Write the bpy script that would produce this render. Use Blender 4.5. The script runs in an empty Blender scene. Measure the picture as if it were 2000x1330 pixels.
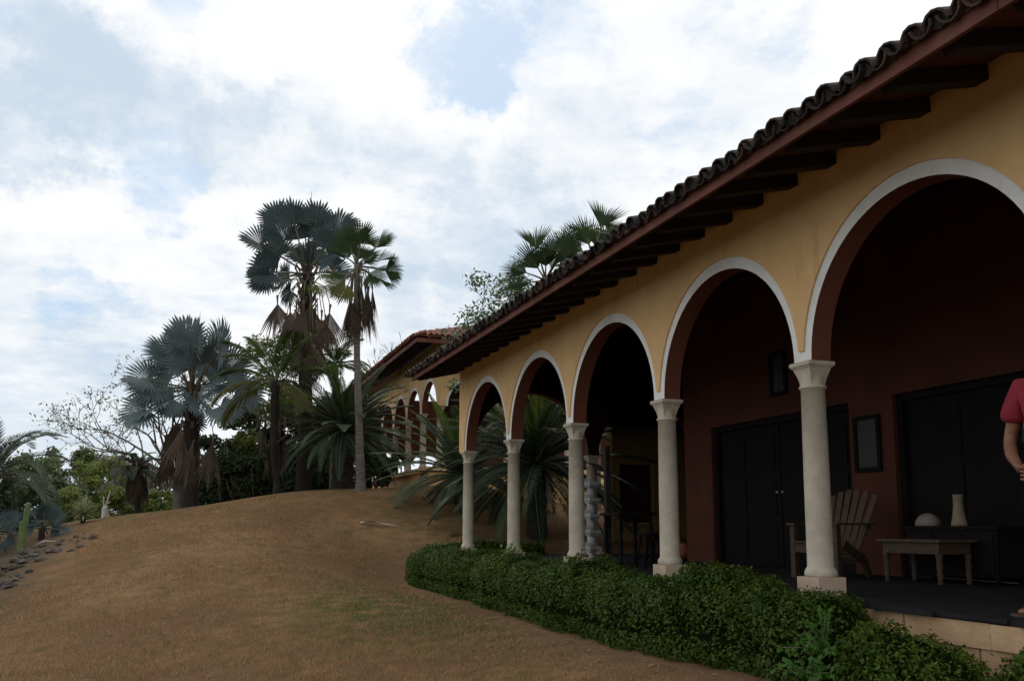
import bpy, math, random
import numpy as np
from mathutils import Vector, Matrix, Quaternion

SC = bpy.context.scene
COL = SC.collection
rnd = random.Random(7)
R = math.radians

# ------------------------------------------------------------------ camera
F_PX, PITCH, PY0, YAW, ZC = 1750.0, R(7.55), 793.0, R(19.928), 0.583
cam = bpy.data.cameras.new('camera')
cam.sensor_width = 36; cam.sensor_fit = 'HORIZONTAL'
cam.lens = F_PX / 2000 * 36
cam.shift_y = (PY0 - 665) / 2000
cam.clip_start = 0.1; cam.clip_end = 6000
camo = bpy.data.objects.new('camera', cam); COL.objects.link(camo)
camo.location = (0, 0, ZC); camo.rotation_euler = (math.pi/2 + PITCH, 0, -YAW)
SC.camera = camo
V_R = np.array([math.cos(YAW), -math.sin(YAW), 0.0])
V_F = np.array([math.sin(YAW)*math.cos(PITCH), math.cos(YAW)*math.cos(PITCH), math.sin(PITCH)])
V_U = np.array([-math.sin(YAW)*math.sin(PITCH), -math.cos(YAW)*math.sin(PITCH), math.cos(PITCH)])
def ray(px, py): return V_F*F_PX + V_R*(px-1000) - V_U*(py-PY0)
def at(px, py, D): return ray(px, py)*(D/F_PX) + np.array([0, 0, ZC])       # a point D metres ahead of the camera
def at_x(px, py, X): d = ray(px, py); return d*(X/d[0]) + np.array([0, 0, ZC])
def at_y(px, py, Y): d = ray(px, py); return d*(Y/d[1]) + np.array([0, 0, ZC])

# ------------------------------------------------------------------ sky and sun
SUN_EL, SUN_AZ = R(46), R(4)          # azimuth clockwise from +Y
world = bpy.data.worlds.new('World'); SC.world = world; world.use_nodes = True
def build_sky():
    nt = world.node_tree; nt.nodes.clear()
    N = nt.nodes.new; L = nt.links.new
    out = N('ShaderNodeOutputWorld'); bg = N('ShaderNodeBackground')
    sky = N('ShaderNodeTexSky'); sky.sky_type = 'NISHITA'; sky.sun_disc = False
    sky.sun_elevation = SUN_EL; sky.sun_rotation = SUN_AZ; sky.dust_density = 2.0; sky.air_density = 1.0
    tc = N('ShaderNodeTexCoord')
    def math_(op, a, b=None, clamp=False):
        m = N('ShaderNodeMath'); m.operation = op; m.use_clamp = clamp
        for i, v in enumerate((a, b)):
            if v is None: continue
            if isinstance(v, (int, float)): m.inputs[i].default_value = v
            else: L(v, m.inputs[i])
        return m.outputs[0]
    def vmath(op, a, b=None):
        m = N('ShaderNodeVectorMath'); m.operation = op
        for i, v in enumerate((a, b)):
            if v is None: continue
            if isinstance(v, (tuple, list)): m.inputs[i].default_value = v
            else: L(v, m.inputs[i])
        return m
    nrm = vmath('NORMALIZE', tc.outputs['Generated']).outputs[0]
    sep = N('ShaderNodeSeparateXYZ'); L(nrm, sep.inputs[0])
    zc = math_('ADD', math_('MAXIMUM', sep.outputs[2], 0.0), 0.16)
    comb = N('ShaderNodeCombineXYZ')
    L(math_('DIVIDE', sep.outputs[0], zc), comb.inputs[0]); L(math_('DIVIDE', sep.outputs[1], zc), comb.inputs[1])
    def noise(vec, scale, det, rough, off=(0, 0, 0), dist=0.0):
        mp = vmath('ADD', vec, off)
        n = N('ShaderNodeTexNoise'); n.inputs['Scale'].default_value = scale; n.inputs['Detail'].default_value = det
        n.inputs['Roughness'].default_value = rough; n.inputs['Distortion'].default_value = dist
        L(mp.outputs[0], n.inputs['Vector']); return n
    def ramp(v, lo, hi):
        m = N('ShaderNodeMapRange'); m.interpolation_type = 'SMOOTHSTEP'
        m.inputs['From Min'].default_value = lo; m.inputs['From Max'].default_value = hi
        L(v, m.inputs['Value']); return m.outputs[0]
    # wisp-warped direction, so that no cloud edge is a clean circle
    w1 = noise(nrm, 9.0, 9, 0.68)
    warp = vmath('SCALE', vmath('SUBTRACT', w1.outputs['Color'], (0.5, 0.5, 0.5)).outputs[0]); warp.inputs['Scale'].default_value = 0.22
    wd = vmath('NORMALIZE', vmath('ADD', nrm, warp.outputs[0]).outputs[0]).outputs[0]
    def blob(px, py, rad, amt):
        d = ray(px, py); d = d/np.linalg.norm(d)
        dt = vmath('DOT_PRODUCT', wd, tuple(d)).outputs['Value']
        r = rad/F_PX
        m = ramp(dt, math.cos(r*1.25), math.cos(r*0.25))
        return math_('MULTIPLY', m, amt)
    def total(lst):
        s = None
        for b in lst:
            v = blob(*b); s = v if s is None else math_('ADD', s, v)
        return s
    blue_spots = [(1060, 50, 150, .75), (930, 110, 110, .8), (830, 130, 90, .6), (300, 350, 95, .8), (60, 20, 60, .5),
                  (170, 550, 80, .7), (380, 5, 60, .5), (1400, 60, 90, .35), (1330, 250, 110, .4), (1560, 30, 90, .3), (1250, 330, 100, .3)]
    grey_spots = [(90, 150, 170, 1.), (250, 190, 150, .8), (420, 240, 100, .6), (560, 290, 110, .55), (720, 300, 100, .5), (840, 350, 110, .5),
                  (980, 420, 160, .8), (1130, 330, 140, .65), (900, 620, 200, .8), (60, 760, 280, .9), (720, 560, 130, .5), (40, 270, 70, .5),
                  (400, 660, 180, .35), (1350, 160, 200, .3)]
    n1 = noise(comb.outputs[0], 1.7, 9, 0.58, (3.1, 1.7, 0.4), 0.25)
    n2 = noise(comb.outputs[0], 3.6, 8, 0.6, (9.3, 4.1, 2.2), 0.2)
    bl = math_('ADD', total(blue_spots), math_('MULTIPLY', math_('SUBTRACT', n1.outputs['Fac'], 0.56), 1.6))
    bl = math_('ADD', bl, math_('MULTIPLY', math_('SUBTRACT', n2.outputs['Fac'], 0.5), 1.5))
    n4 = noise(comb.outputs[0], 9.0, 8, 0.65, (2.3, 3.7, 8.2), 0.2)
    bl = math_('ADD', bl, math_('MULTIPLY', math_('SUBTRACT', n4.outputs['Fac'], 0.5), 1.8))
    blue = math_('MULTIPLY', ramp(bl, 0.05, 1.15), 0.8)
    gr = math_('ADD', total(grey_spots), math_('MULTIPLY', math_('SUBTRACT', n2.outputs['Fac'], 0.50), 2.3))
    n3 = noise(comb.outputs[0], 11.0, 7, 0.65, (1.3, 7.7, 5.2), 0.1)
    gr = math_('ADD', gr, math_('MULTIPLY', math_('SUBTRACT', n3.outputs['Fac'], 0.5), 1.1))
    grey = ramp(gr, 0.05, 1.75)
    def mix(fac, a, b):
        m = N('ShaderNodeMix'); m.data_type = 'RGBA'
        if isinstance(fac, (int, float)): m.inputs[0].default_value = fac
        else: L(fac, m.inputs[0])
        for k, v in ((6, a), (7, b)):
            if isinstance(v, tuple): m.inputs[k].default_value = v
            else: L(v, m.inputs[k])
        return m.outputs[2]
    skyc = vmath('SCALE', sky.outputs[0]); skyc.inputs['Scale'].default_value = 0.085
    skyt = mix(0.8, skyc.outputs[0], (0.47, 0.68, 0.93, 1))
    cloud = mix(grey, (1.0, 1.01, 1.02, 1), (0.60, 0.715, 0.84, 1))
    allc = mix(blue, cloud, skyt)
    # pale vapour towards the horizon
    hz = ramp(sep.outputs[2], 0.16, 0.0)
    allc = mix(math_('MULTIPLY', hz, 0.7), allc, (0.71, 0.82, 0.89, 1))
    L(allc, bg.inputs[0]); bg.inputs[1].default_value = 1.0
    L(bg.outputs[0], out.inputs[0])
build_sky()
sun = bpy.data.lights.new('sun', 'SUN'); sun.energy = 1.1; sun.angle = R(14); sun.color = (1, .95, .87)
suno = bpy.data.objects.new('sun', sun); COL.objects.link(suno)
sd = Vector((math.sin(SUN_AZ)*math.cos(SUN_EL), math.cos(SUN_AZ)*math.cos(SUN_EL), math.sin(SUN_EL)))
suno.rotation_euler = sd.to_track_quat('Z', 'Y').to_euler()
SC.view_settings.view_transform = 'Standard'; SC.view_settings.look = 'None'
SC.view_settings.exposure = 0.0; SC.view_settings.gamma = 1.0; SC.view_settings.use_curve_mapping = False

# ------------------------------------------------------------------ helpers
class MB:
    """collects geometry, then links it as one mesh object"""
    def __init__(s): s.v = []; s.f = []; s.m = []; s.smooth = []
    def add(s, vs, fs, mi=0, sm=False):
        o = len(s.v); s.v += [tuple(map(float, p)) for p in vs]
        for f in fs: s.f.append(tuple(i+o for i in f)); s.m.append(mi); s.smooth.append(sm)
    def box(s, lo, hi, mi=0):
        x0, y0, z0 = lo; x1, y1, z1 = hi
        s.add([(x0,y0,z0),(x1,y0,z0),(x1,y1,z0),(x0,y1,z0),(x0,y0,z1),(x1,y0,z1),(x1,y1,z1),(x0,y1,z1)],
              [(0,3,2,1),(4,5,6,7),(0,1,5,4),(1,2,6,5),(2,3,7,6),(3,0,4,7)], mi)
    def obox(s, c, ax, ay, az, mi=0):     # oriented box: centre and three half-axis vectors
        c, ax, ay, az = [np.array(q, float) for q in (c, ax, ay, az)]
        vs = [c+sx*ax+sy*ay+sz*az for sz in (-1, 1) for sx, sy in ((-1,-1),(1,-1),(1,1),(-1,1))]
        s.add(vs, [(0,3,2,1),(4,5,6,7),(0,1,5,4),(1,2,6,5),(2,3,7,6),(3,0,4,7)], mi)
    def bar(s, a, b, w, h, mi=0, up=(0,0,1)):
        a = np.array(a, float); b = np.array(b, float); d = b-a; ln = np.linalg.norm(d); d /= ln
        up = np.array(up, float)
        if abs(d@up) > .98: up = np.array([1., 0, 0])
        sx = np.cross(d, up); sx /= np.linalg.norm(sx); uz = np.cross(sx, d)
        s.obox((a+b)/2, d*ln/2, sx*w/2, uz*h/2, mi)
    def tube(s, pts, rad, n=8, mi=0, cap=True, sm=True):
        pts = [np.array(p, float) for p in pts]; vs = []; fs = []
        if not hasattr(rad, '__len__'): rad = [rad]*len(pts)
        ref = np.array([0.3, 0.2, 1.0])
        for i, p in enumerate(pts):
            d = pts[min(i+1, len(pts)-1)] - pts[max(i-1, 0)]; d = d/(np.linalg.norm(d)+1e-9)
            a = np.cross(d, ref)
            if np.linalg.norm(a) < .15: a = np.cross(d, (1., 0, 0))
            a /= np.linalg.norm(a); b = np.cross(d, a)
            for k in range(n):
                t = 2*math.pi*k/n; vs.append(p + rad[i]*(math.cos(t)*a + math.sin(t)*b))
        for i in range(len(pts)-1):
            for k in range(n):
                fs.append((i*n+k, i*n+(k+1) % n, (i+1)*n+(k+1) % n, (i+1)*n+k))
        s.add(vs, fs, mi, sm)
        if cap:
            e = (len(pts)-1)*n
            o = len(s.v)-len(vs)
            s.f.append(tuple(o+k for k in reversed(range(n)))); s.m.append(mi); s.smooth.append(False)
            s.f.append(tuple(o+e+k for k in range(n))); s.m.append(mi); s.smooth.append(False)
    def lathe(s, prof, c=(0, 0, 0), n=20, mi=0):
        vs = []; fs = []
        for r, z in prof:
            for k in range(n):
                t = 2*math.pi*k/n; vs.append((c[0]+r*math.cos(t), c[1]+r*math.sin(t), c[2]+z))
        for i in range(len(prof)-1):
            for k in range(n): fs.append((i*n+k, i*n+(k+1) % n, (i+1)*n+(k+1) % n, (i+1)*n+k))
        s.add(vs, fs, mi, True)
        o = len(s.v)-len(vs); e = (len(prof)-1)*n
        if prof[-1][0] > 1e-4: s.f.append(tuple(o+e+k for k in range(n))); s.m.append(mi); s.smooth.append(False)
        if prof[0][0] > 1e-4: s.f.append(tuple(o+k for k in reversed(range(n)))); s.m.append(mi); s.smooth.append(False)
    def mesh(s, name, mats):
        me = bpy.data.meshes.new(name); me.from_pydata(s.v, [], s.f)
        for m in (mats if isinstance(mats, (list, tuple)) else [mats]): me.materials.append(m)
        me.polygons.foreach_set('material_index', s.m); me.polygons.foreach_set('use_smooth', s.smooth)
        me.update(); return me
    def build(s, name, mats, parent=None, loc=None): return link(name, s.mesh(name, mats), parent, loc)
def link(name, me, parent=None, loc=None, mat=None):
    o = bpy.data.objects.new(name, me); COL.objects.link(o)
    if parent is not None: o.parent = parent
    if mat is not None: o.matrix_local = mat
    elif loc is not None: o.location = tuple(map(float, loc))
    return o
def tag(o, label=None, cat=None, group=None, kind=None):
    if label: o['label'] = label
    if cat: o['category'] = cat
    if group: o['group'] = group
    if kind: o['kind'] = kind
    return o
def thing(name, loc, label, cat, group=None, rz=0.0):
    o = bpy.data.objects.new(name, None); COL.objects.link(o); o.empty_display_size = .2
    o.location = tuple(map(float, loc)); o.rotation_euler = (0, 0, rz)
    return tag(o, label, cat, group)
def copy_tree(o, parent=None):
    c = o.copy(); COL.objects.link(c)
    if parent is not None: c.parent = parent
    for ch in list(o.children): copy_tree(ch, c)
    return c
def np_mesh(name, V, Fq, mat, attr=None):
    """big meshes straight from arrays; Fq is (n,3) or (n,4)"""
    me = bpy.data.meshes.new(name); V = np.asarray(V, np.float32); Fq = np.asarray(Fq, np.int32)
    me.vertices.add(len(V)); me.vertices.foreach_set('co', V.ravel())
    k = Fq.shape[1]; me.loops.add(Fq.size); me.loops.foreach_set('vertex_index', Fq.ravel())
    me.polygons.add(len(Fq)); me.polygons.foreach_set('loop_start', np.arange(0, Fq.size, k, dtype=np.int32))
    for m in (mat if isinstance(mat, (list, tuple)) else [mat]): me.materials.append(m)
    if attr is not None:
        a = me.attributes.new('tint', 'FLOAT', 'POINT'); a.data.foreach_set('value', np.asarray(attr, np.float32))
    me.update(calc_edges=True); me.validate(); return me

# ------------------------------------------------------------------ materials
def newmat(name):
    m = bpy.data.materials.new(name); m.use_nodes = True
    nt = m.node_tree; b = nt.nodes['Principled BSDF']; return m, nt, b
def nnode(nt, t, **kw):
    n = nt.nodes.new(t)
    for k, v in kw.items(): setattr(n, k, v)
    return n
def noise_node(nt, scale, det=6, rough=.6, stretch=None, coord='Object'):
    tc = nnode(nt, 'ShaderNodeTexCoord'); n = nnode(nt, 'ShaderNodeTexNoise')
    n.inputs['Scale'].default_value = scale; n.inputs['Detail'].default_value = det; n.inputs['Roughness'].default_value = rough
    if coord == 'World':
        g = nnode(nt, 'ShaderNodeNewGeometry'); src = g.outputs['Position']
    else: src = tc.outputs[coord]
    if stretch:
        mp = nnode(nt, 'ShaderNodeMapping'); mp.inputs['Scale'].default_value = stretch
        nt.links.new(src, mp.inputs[0]); src = mp.outputs[0]
    nt.links.new(src, n.inputs['Vector']); return n
def mixc(nt, fac, a, b, mode='MIX'):
    m = nnode(nt, 'ShaderNodeMix', data_type='RGBA', blend_type=mode)
    if isinstance(fac, (int, float)): m.inputs[0].default_value = fac
    else: nt.links.new(fac, m.inputs[0])
    for k, v in ((6, a), (7, b)):
        if isinstance(v, (tuple, list)): m.inputs[k].default_value = (*v[:3], 1)
        else: nt.links.new(v, m.inputs[k])
    return m.outputs[2]
def rampf(nt, v, lo, hi, a=0., b=1.):
    m = nnode(nt, 'ShaderNodeMapRange'); m.interpolation_type = 'SMOOTHSTEP'
    for k, x in (('From Min', lo), ('From Max', hi), ('To Min', a), ('To Max', b)): m.inputs[k].default_value = x
    nt.links.new(v, m.inputs['Value']); return m.outputs[0]
def bump(nt, b, h, strength, dist=.01):
    n = nnode(nt, 'ShaderNodeBump'); n.inputs['Strength'].default_value = strength; n.inputs['Distance'].default_value = dist
    nt.links.new(h, n.inputs['Height']); nt.links.new(n.outputs[0], b.inputs['Normal'])
def surf(name, base, dark, scale=3, lo=.35, hi=.7, rough=.8, bscale=60, bstr=.3, bdist=.004, stain=None, stretch=None, spec=.3, coord='World', objrand=0.):
    m, nt, b = newmat(name)
    n = noise_node(nt, scale, 8, .65, stretch, coord)
    c = mixc(nt, rampf(nt, n.outputs[0], lo, hi), dark, base)
    if stain:
        n3 = noise_node(nt, stain[1], 10, .7, stain[3] if len(stain) > 3 else None, coord)
        c = mixc(nt, rampf(nt, n3.outputs[0], stain[2], stain[2]+.16), c, stain[0])
    if objrand:
        oi = nnode(nt, 'ShaderNodeObjectInfo'); hs = nnode(nt, 'ShaderNodeHueSaturation')
        mr = nnode(nt, 'ShaderNodeMapRange'); mr.inputs['To Min'].default_value = 1-objrand; mr.inputs['To Max'].default_value = 1+objrand
        nt.links.new(oi.outputs['Random'], mr.inputs['Value']); nt.links.new(mr.outputs[0], hs.inputs['Value']); nt.links.new(c, hs.inputs['Color']); c = hs.outputs[0]
    nt.links.new(c, b.inputs['Base Color']); b.inputs['Roughness'].default_value = rough; b.inputs['Specular IOR Level'].default_value = spec
    n2 = noise_node(nt, bscale, 6, .6, stretch, coord); bump(nt, b, n2.outputs[0], bstr, bdist); return m
def leafmat(name, c1, c2, rough=.45, trans=.25, scale=3., spec=.4, objrand=.15, tint=None, tcol=None):
    spec *= .5; rough = min(.85, rough+.08)
    m, nt, b = newmat(name)
    n = noise_node(nt, scale, 4, .6, None, 'World')
    c = mixc(nt, rampf(nt, n.outputs[0], .3, .7), c1, c2)
    if tint:
        a = nnode(nt, 'ShaderNodeAttribute', attribute_name='tint'); c = mixc(nt, a.outputs['Fac'], c, tint)
    oi = nnode(nt, 'ShaderNodeObjectInfo'); hs = nnode(nt, 'ShaderNodeHueSaturation')
    mr = nnode(nt, 'ShaderNodeMapRange'); mr.inputs['To Min'].default_value = 1-objrand; mr.inputs['To Max'].default_value = 1+objrand
    nt.links.new(oi.outputs['Random'], mr.inputs['Value']); nt.links.new(mr.outputs[0], hs.inputs['Value']); nt.links.new(c, hs.inputs['Color']); c = hs.outputs[0]
    nt.links.new(c, b.inputs['Base Color']); b.inputs['Roughness'].default_value = rough; b.inputs['Specular IOR Level'].default_value = spec
    tr = nnode(nt, 'ShaderNodeBsdfTranslucent'); mx = nnode(nt, 'ShaderNodeMixShader'); mx.inputs[0].default_value = trans
    if tcol: tr.inputs[0].default_value = (*tcol, 1)
    else: nt.links.new(c, tr.inputs[0])
    nt.links.new(b.outputs[0], mx.inputs[1]); nt.links.new(tr.outputs[0], mx.inputs[2])
    nt.links.new(mx.outputs[0], nt.nodes['Material Output'].inputs[0]); return m

M = {}
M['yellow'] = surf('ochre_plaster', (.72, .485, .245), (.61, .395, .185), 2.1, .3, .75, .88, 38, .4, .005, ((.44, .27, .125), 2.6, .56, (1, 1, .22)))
M['wing'] = surf('shade_darkened_ochre', (.26, .165, .062), (.20, .12, .045), 1.5, .3, .75, .9, 40, .3, .004)  # ochre wall colour darkened to carry the shade beyond the porch
M['white'] = surf('white_paint', (.74, .75, .74), (.62, .63, .61), 2.5, .25, .6, .75, 60, .2, .003, ((.46, .44, .38), 3.2, .58))
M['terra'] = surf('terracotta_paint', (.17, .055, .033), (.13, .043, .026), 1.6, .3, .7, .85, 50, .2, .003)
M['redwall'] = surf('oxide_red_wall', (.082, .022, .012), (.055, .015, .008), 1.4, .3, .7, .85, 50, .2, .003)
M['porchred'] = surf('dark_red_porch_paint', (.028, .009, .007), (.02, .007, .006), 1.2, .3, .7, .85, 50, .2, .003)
M['stone'] = surf('cantera_stone', (.52, .47, .38), (.42, .37, .29), 7, .3, .7, .8, 85, .55, .006, ((.36, .28, .2), 3, .6))
M['plinthstone'] = surf('pink_cantera', (.55, .43, .32), (.47, .35, .25), 5, .3, .7, .85, 60, .5, .006, ((.55, .30, .18), 4, .6))
M['fascia'] = surf('oxide_red_fascia', (.185, .070, .050), (.11, .042, .033), 2, .3, .7, .8, 40, .35, .004, ((.07, .03, .025), 1.5, .58, (1, 1, 1)))
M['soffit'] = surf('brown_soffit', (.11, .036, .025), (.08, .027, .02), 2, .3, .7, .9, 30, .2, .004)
M['rafter'] = surf('dark_rafter', (.028, .019, .018), (.018, .012, .012), 3, .3, .7, .8, 20, .4, .005, stretch=(1, 8, 8))
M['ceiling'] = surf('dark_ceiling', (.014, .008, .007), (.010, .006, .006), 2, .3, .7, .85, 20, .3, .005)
M['tile'] = surf('weathered_clay_tile', (.115, .058, .042), (.030, .027, .025), 5, .45, .74, .85, 70, .6, .006, ((.22, .215, .19), 14, .59), objrand=.45)
M['tile_red'] = surf('clay_tile', (.36, .13, .08), (.10, .06, .05), 5, .35, .6, .85, 60, .5, .006, ((.2, .17, .15), 10, .64), objrand=.3)
M['darkwood'] = surf('dark_door_wood', (.009, .006, .006), (.005, .004, .004), 3, .3, .7, .75, 25, .4, .004, stretch=(6, 6, 1), spec=.12)
M['wood'] = surf('worn_brown_wood', (.075, .046, .024), (.042, .026, .015), 5, .3, .7, .65, 30, .4, .004, stretch=(8, 8, 1.2))
M['wood2'] = surf('dull_brown_wood', (.06, .037, .023), (.036, .022, .015), 5, .3, .7, .6, 30, .4, .004, stretch=(5, 1, 5))
M['floor'] = surf('dark_floor_tile', (.018, .018, .020), (.011, .011, .013), 2.2, .3, .7, .7, 30, .35, .005, spec=.15)
M['stucco'] = surf('peach_block', (.50, .335, .20), (.40, .25, .14), 3, .3, .7, .9, 30, .7, .01, ((.25, .17, .11), 2, .62))
M['clay'] = surf('terracotta_jar', (.22, .07, .033), (.15, .045, .022), 5, .3, .7, .7, 40, .3, .004)
M['vase'] = surf('cream_vase', (.24, .20, .125), (.16, .13, .08), 8, .3, .7, .6, 40, .3, .003)
M['bowl'] = surf('pale_bowl', (.22, .19, .165), (.16, .14, .12), 6, .3, .7, .6, 40, .2, .003)
M['canvas'] = surf('dark_canvas', (.02, .018, .018), (.010, .009, .010), 9, .35, .7, .5, 30, .3, .003, ((.10, .09, .08), 6, .62))
M['shutter'] = surf('dark_red_shutter', (.075, .022, .016), (.05, .016, .012), 4, .3, .7, .7, 30, .3, .003)
M['greywood'] = surf('chalky_white_wood', (.30, .31, .31), (.18, .18, .18), 6, .3, .7, .8, 40, .3, .003)
M['rock'] = surf('grey_rock', (.10, .085, .07), (.045, .038, .032), 6, .3, .7, .9, 25, .8, .02, ((.22, .21, .19), 9, .62), objrand=.4)
M['bark'] = surf('grey_palm_bark', (.17, .15, .13), (.085, .075, .065), 4, .3, .7, .9, 18, .9, .02, stretch=(1, 1, 5))
M['darkbark'] = surf('dark_bark', (.032, .025, .02), (.015, .012, .01), 5, .3, .7, .95, 14, 1., .03, stretch=(1, 1, 3))
M['branch'] = surf('thin_branch', (.17, .14, .115), (.10, .082, .068), 6, .3, .7, .9, 30, .4, .006)
M['sand'] = surf('pale_stump', (.55, .52, .47), (.30, .27, .24), 5, .3, .7, .9, 30, .6, .01)
M['cactus'] = surf('green_cactus', (.12, .17, .06), (.08, .12, .045), 6, .3, .7, .6, 40, .3, .005, ((.22, .19, .1), 3, .62))
M['fan_blue'] = leafmat('silver_blue_fan', (.085, .118, .124), (.13, .165, .17), .5, .06, 1.2, .22, .22)
M['fan_dark'] = leafmat('dark_blue_fan', (.042, .062, .064), (.066, .09, .092), .55, .06, 1.2, .2, .22)
M['fan_green'] = leafmat('green_fan', (.028, .048, .020), (.045, .07, .025), .6, .12, 1.5, .15, .25)
M['fan_olive'] = leafmat('olive_yellow_fan', (.17, .16, .045), (.11, .13, .04), .5, .3, 2, .3, .2)
M['dead'] = leafmat('dead_frond', (.165, .125, .098), (.095, .073, .06), .85, .15, 2.5, .1, .25)
M['petiole'] = leafmat('petiole', (.15, .15, .085), (.11, .11, .07), .5, .05, 3, .3, .15)
M['cycad'] = leafmat('cycad_leaflet', (.027, .052, .027), (.046, .080, .040), .36, .14, 1.5, .42, .3)
M['cycad_y'] = leafmat('young_cycad_leaflet', (.055, .10, .012), (.08, .13, .018), .45, .35, 1.5, .25, .2)
M['feather'] = leafmat('feather_palm_leaflet', (.042, .085, .018), (.075, .115, .026), .5, .3, 1.5, .22, .3)
M['feather_o'] = leafmat('ageing_feather_leaflet', (.13, .12, .03), (.09, .10, .03), .5, .3, 1.5, .35, .25)
M['date'] = leafmat('grey_green_leaflet', (.06, .085, .06), (.09, .115, .085), .45, .15, 1.5, .4, .25)
M['hedge'] = leafmat('hedge_leaf', (.028, .066, .007), (.055, .105, .012), .42, .22, 2.2, .28, .12, (.10, .125, .018))
M['hedge_y'] = leafmat('yellowing_hedge_leaf', (.16, .14, .02), (.10, .12, .02), .4, .25, 3, .4, .1)
M['hedge_in'] = surf('hedge_shade_core', (.010, .018, .005), (.005, .009, .003), 20, .3, .7, .95, 20, .8, .02, spec=0.)  # near black green, the shade inside the hedge put into the colour
M['weed'] = leafmat('broad_weed_leaf', (.026, .085, .010), (.045, .115, .016), .5, .25, 4, .2, .1)
M['tree_a'] = leafmat('mid_green_tree_leaf', (.065, .10, .035), (.10, .135, .05), .5, .28, .6, .35, .15, (.14, .15, .05))
M['tree_b'] = leafmat('dark_tree_leaf', (.030, .048, .024), (.05, .075, .035), .5, .22, .6, .35, .15, (.07, .09, .03))
M['tree_c'] = leafmat('bright_bush_leaf', (.11, .16, .035), (.15, .20, .05), .5, .35, .6, .3, .15, (.2, .2, .06))
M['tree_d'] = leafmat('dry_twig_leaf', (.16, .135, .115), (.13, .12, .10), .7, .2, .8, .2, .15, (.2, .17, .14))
M['skin'] = surf('skin', (.23, .105, .062), (.17, .075, .045), 20, .3, .7, .5, 120, .1, .001, spec=.4, coord='Object')
M['shirt'] = surf('red_shirt', (.25, .022, .038), (.18, .014, .026), 12, .3, .7, .85, 140, .3, .003, coord='Object')
M['denim'] = surf('pale_denim', (.36, .43, .52), (.27, .33, .42), 14, .3, .7, .85, 200, .35, .002, coord='Object')
M['strap'] = surf('grey_green_strap', (.05, .10, .09), (.035, .07, .065), 12, .3, .7, .7, 150, .3, .002, coord='Object')
M['blue'] = surf('blue_cloth', (.03, .12, .42), (.02, .09, .33), 12, .3, .7, .6, 60, .2, .002, coord='Object')
M['sole'] = surf('brown_sandal', (.10, .06, .04), (.07, .04, .03), 12, .3, .7, .7, 60, .2, .002, coord='Object')
M['hair'] = surf('dark_hair', (.02, .015, .012), (.012, .01, .008), 30, .3, .7, .6, 120, .5, .003, coord='Object')
M['eye'] = surf('eye_white', (.7, .68, .65), (.6, .58, .55), 30, .3, .7, .3, 60, .0, .001, coord='Object')

# ------------------------------------------------------------------ terrain
CP = np.array([
 (0,0,-1.0),(-4,0,-1.2),(3,0,-.75),(4,3,-.55),(4,6,-.52),(4,9,-.5),(4,12,-.48),(3.9,16,-.4),(2.6,16,-.3),
 (-1.5,9.5,-.98),(.75,9,-.82),(2.5,9,-.64),(-4,9,-1.25),(-7,10,-1.7),(-6,16,-1.2),(-7,24,-.8),(-9,18,-1.6),
 (2.0,12.5,-.42),(0,13,-.55),(-2.9,17,-.52),(-.9,16.5,-.2),(1.2,16,.0),
 (4.1,20,.58),(2.05,19.65,.58),(-.7,22.8,.58),(-1.7,21,.36),(-3.0,22.6,.1),(-3.5,22.8,-.06),(-4.6,27.5,.3),
 (1.9,27.1,1.33),(-.85,28.2,.96),(-1.2,28.3,.92),(-2.2,29.8,.78),(-2.3,24.5,.5),(4.5,25,1.58),(6.2,26,1.68),(8.2,24.8,1.68),
 (2.6,24,1.42),(10.3,25.1,1.35),(9.4,23.3,1.25),(7,18.2,.12),(5.4,18.2,.05),(8.5,18.5,.25),(7,20.3,.75),(6.6,22.2,1.25),(5.6,21.5,1.05),(9.2,20,.7),
 (5,17.2,-.25),(7,10,-.35),(9,5,-.4),(12,10,-.3),(7,0,-.6),(12,18,.3),(14,24,1.2),(7,33,1.8),(10,30,1.7),(14,32,1.6),(7,40,1.7),
 (2,36,1.1),(-2,38,.5),(-8,34,-.6),(-14,28,-2),(-14,12,-2.6),(0,-8,-1.4),(14,-6,-.6),(-12,0,-2.2),(2,46,-.2),(12,46,.6)], float)
def _k(d2): return np.sqrt(d2+6.0)
_A = _k(((CP[:, None, :2]-CP[None, :, :2])**2).sum(-1)); _n = len(CP)
_Mx = np.zeros((_n+3, _n+3)); _Mx[:_n, :_n] = _A - np.eye(_n)*.02
_Mx[:_n, _n] = 1; _Mx[:_n, _n+1:] = CP[:, :2]; _Mx[_n, :_n] = 1; _Mx[_n+1:, :_n] = CP[:, :2].T
_W = np.linalg.solve(_Mx, np.concatenate([CP[:, 2], [0, 0, 0]]))
def gz_arr(X, Y):
    X = np.asarray(X, float); Y = np.asarray(Y, float); P = np.stack([X.ravel(), Y.ravel()], -1)
    Pc = P.copy(); c = np.array([2., 18.]); d = P-c; r = np.linalg.norm(d, axis=1)
    lim = 27.; k = r > lim; Pc[k] = c + d[k]*(lim/r[k])[:, None]
    z = np.empty(len(P))
    for i in range(0, len(P), 20000):
        q = Pc[i:i+20000]; z[i:i+20000] = _k(((q[:, None]-CP[None, :, :2])**2).sum(-1)) @ _W[:_n] + _W[_n] + q @ _W[_n+1:]
    t = np.clip((r-lim)/60, 0, 1); t = t*t*(3-2*t); z = z*(1-t) + (-9.0)*t
    # keep the ground under the houses below their floors
    under = (P[:, 0] > 5.0) & (P[:, 0] < 15.5) & (P[:, 1] < 16.6) & (P[:, 1] > -3); z[under] = np.minimum(z[under], -.22)
    return z.reshape(X.shape)
def gz(x, y): return float(gz_arr([x], [y])[0])
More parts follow.
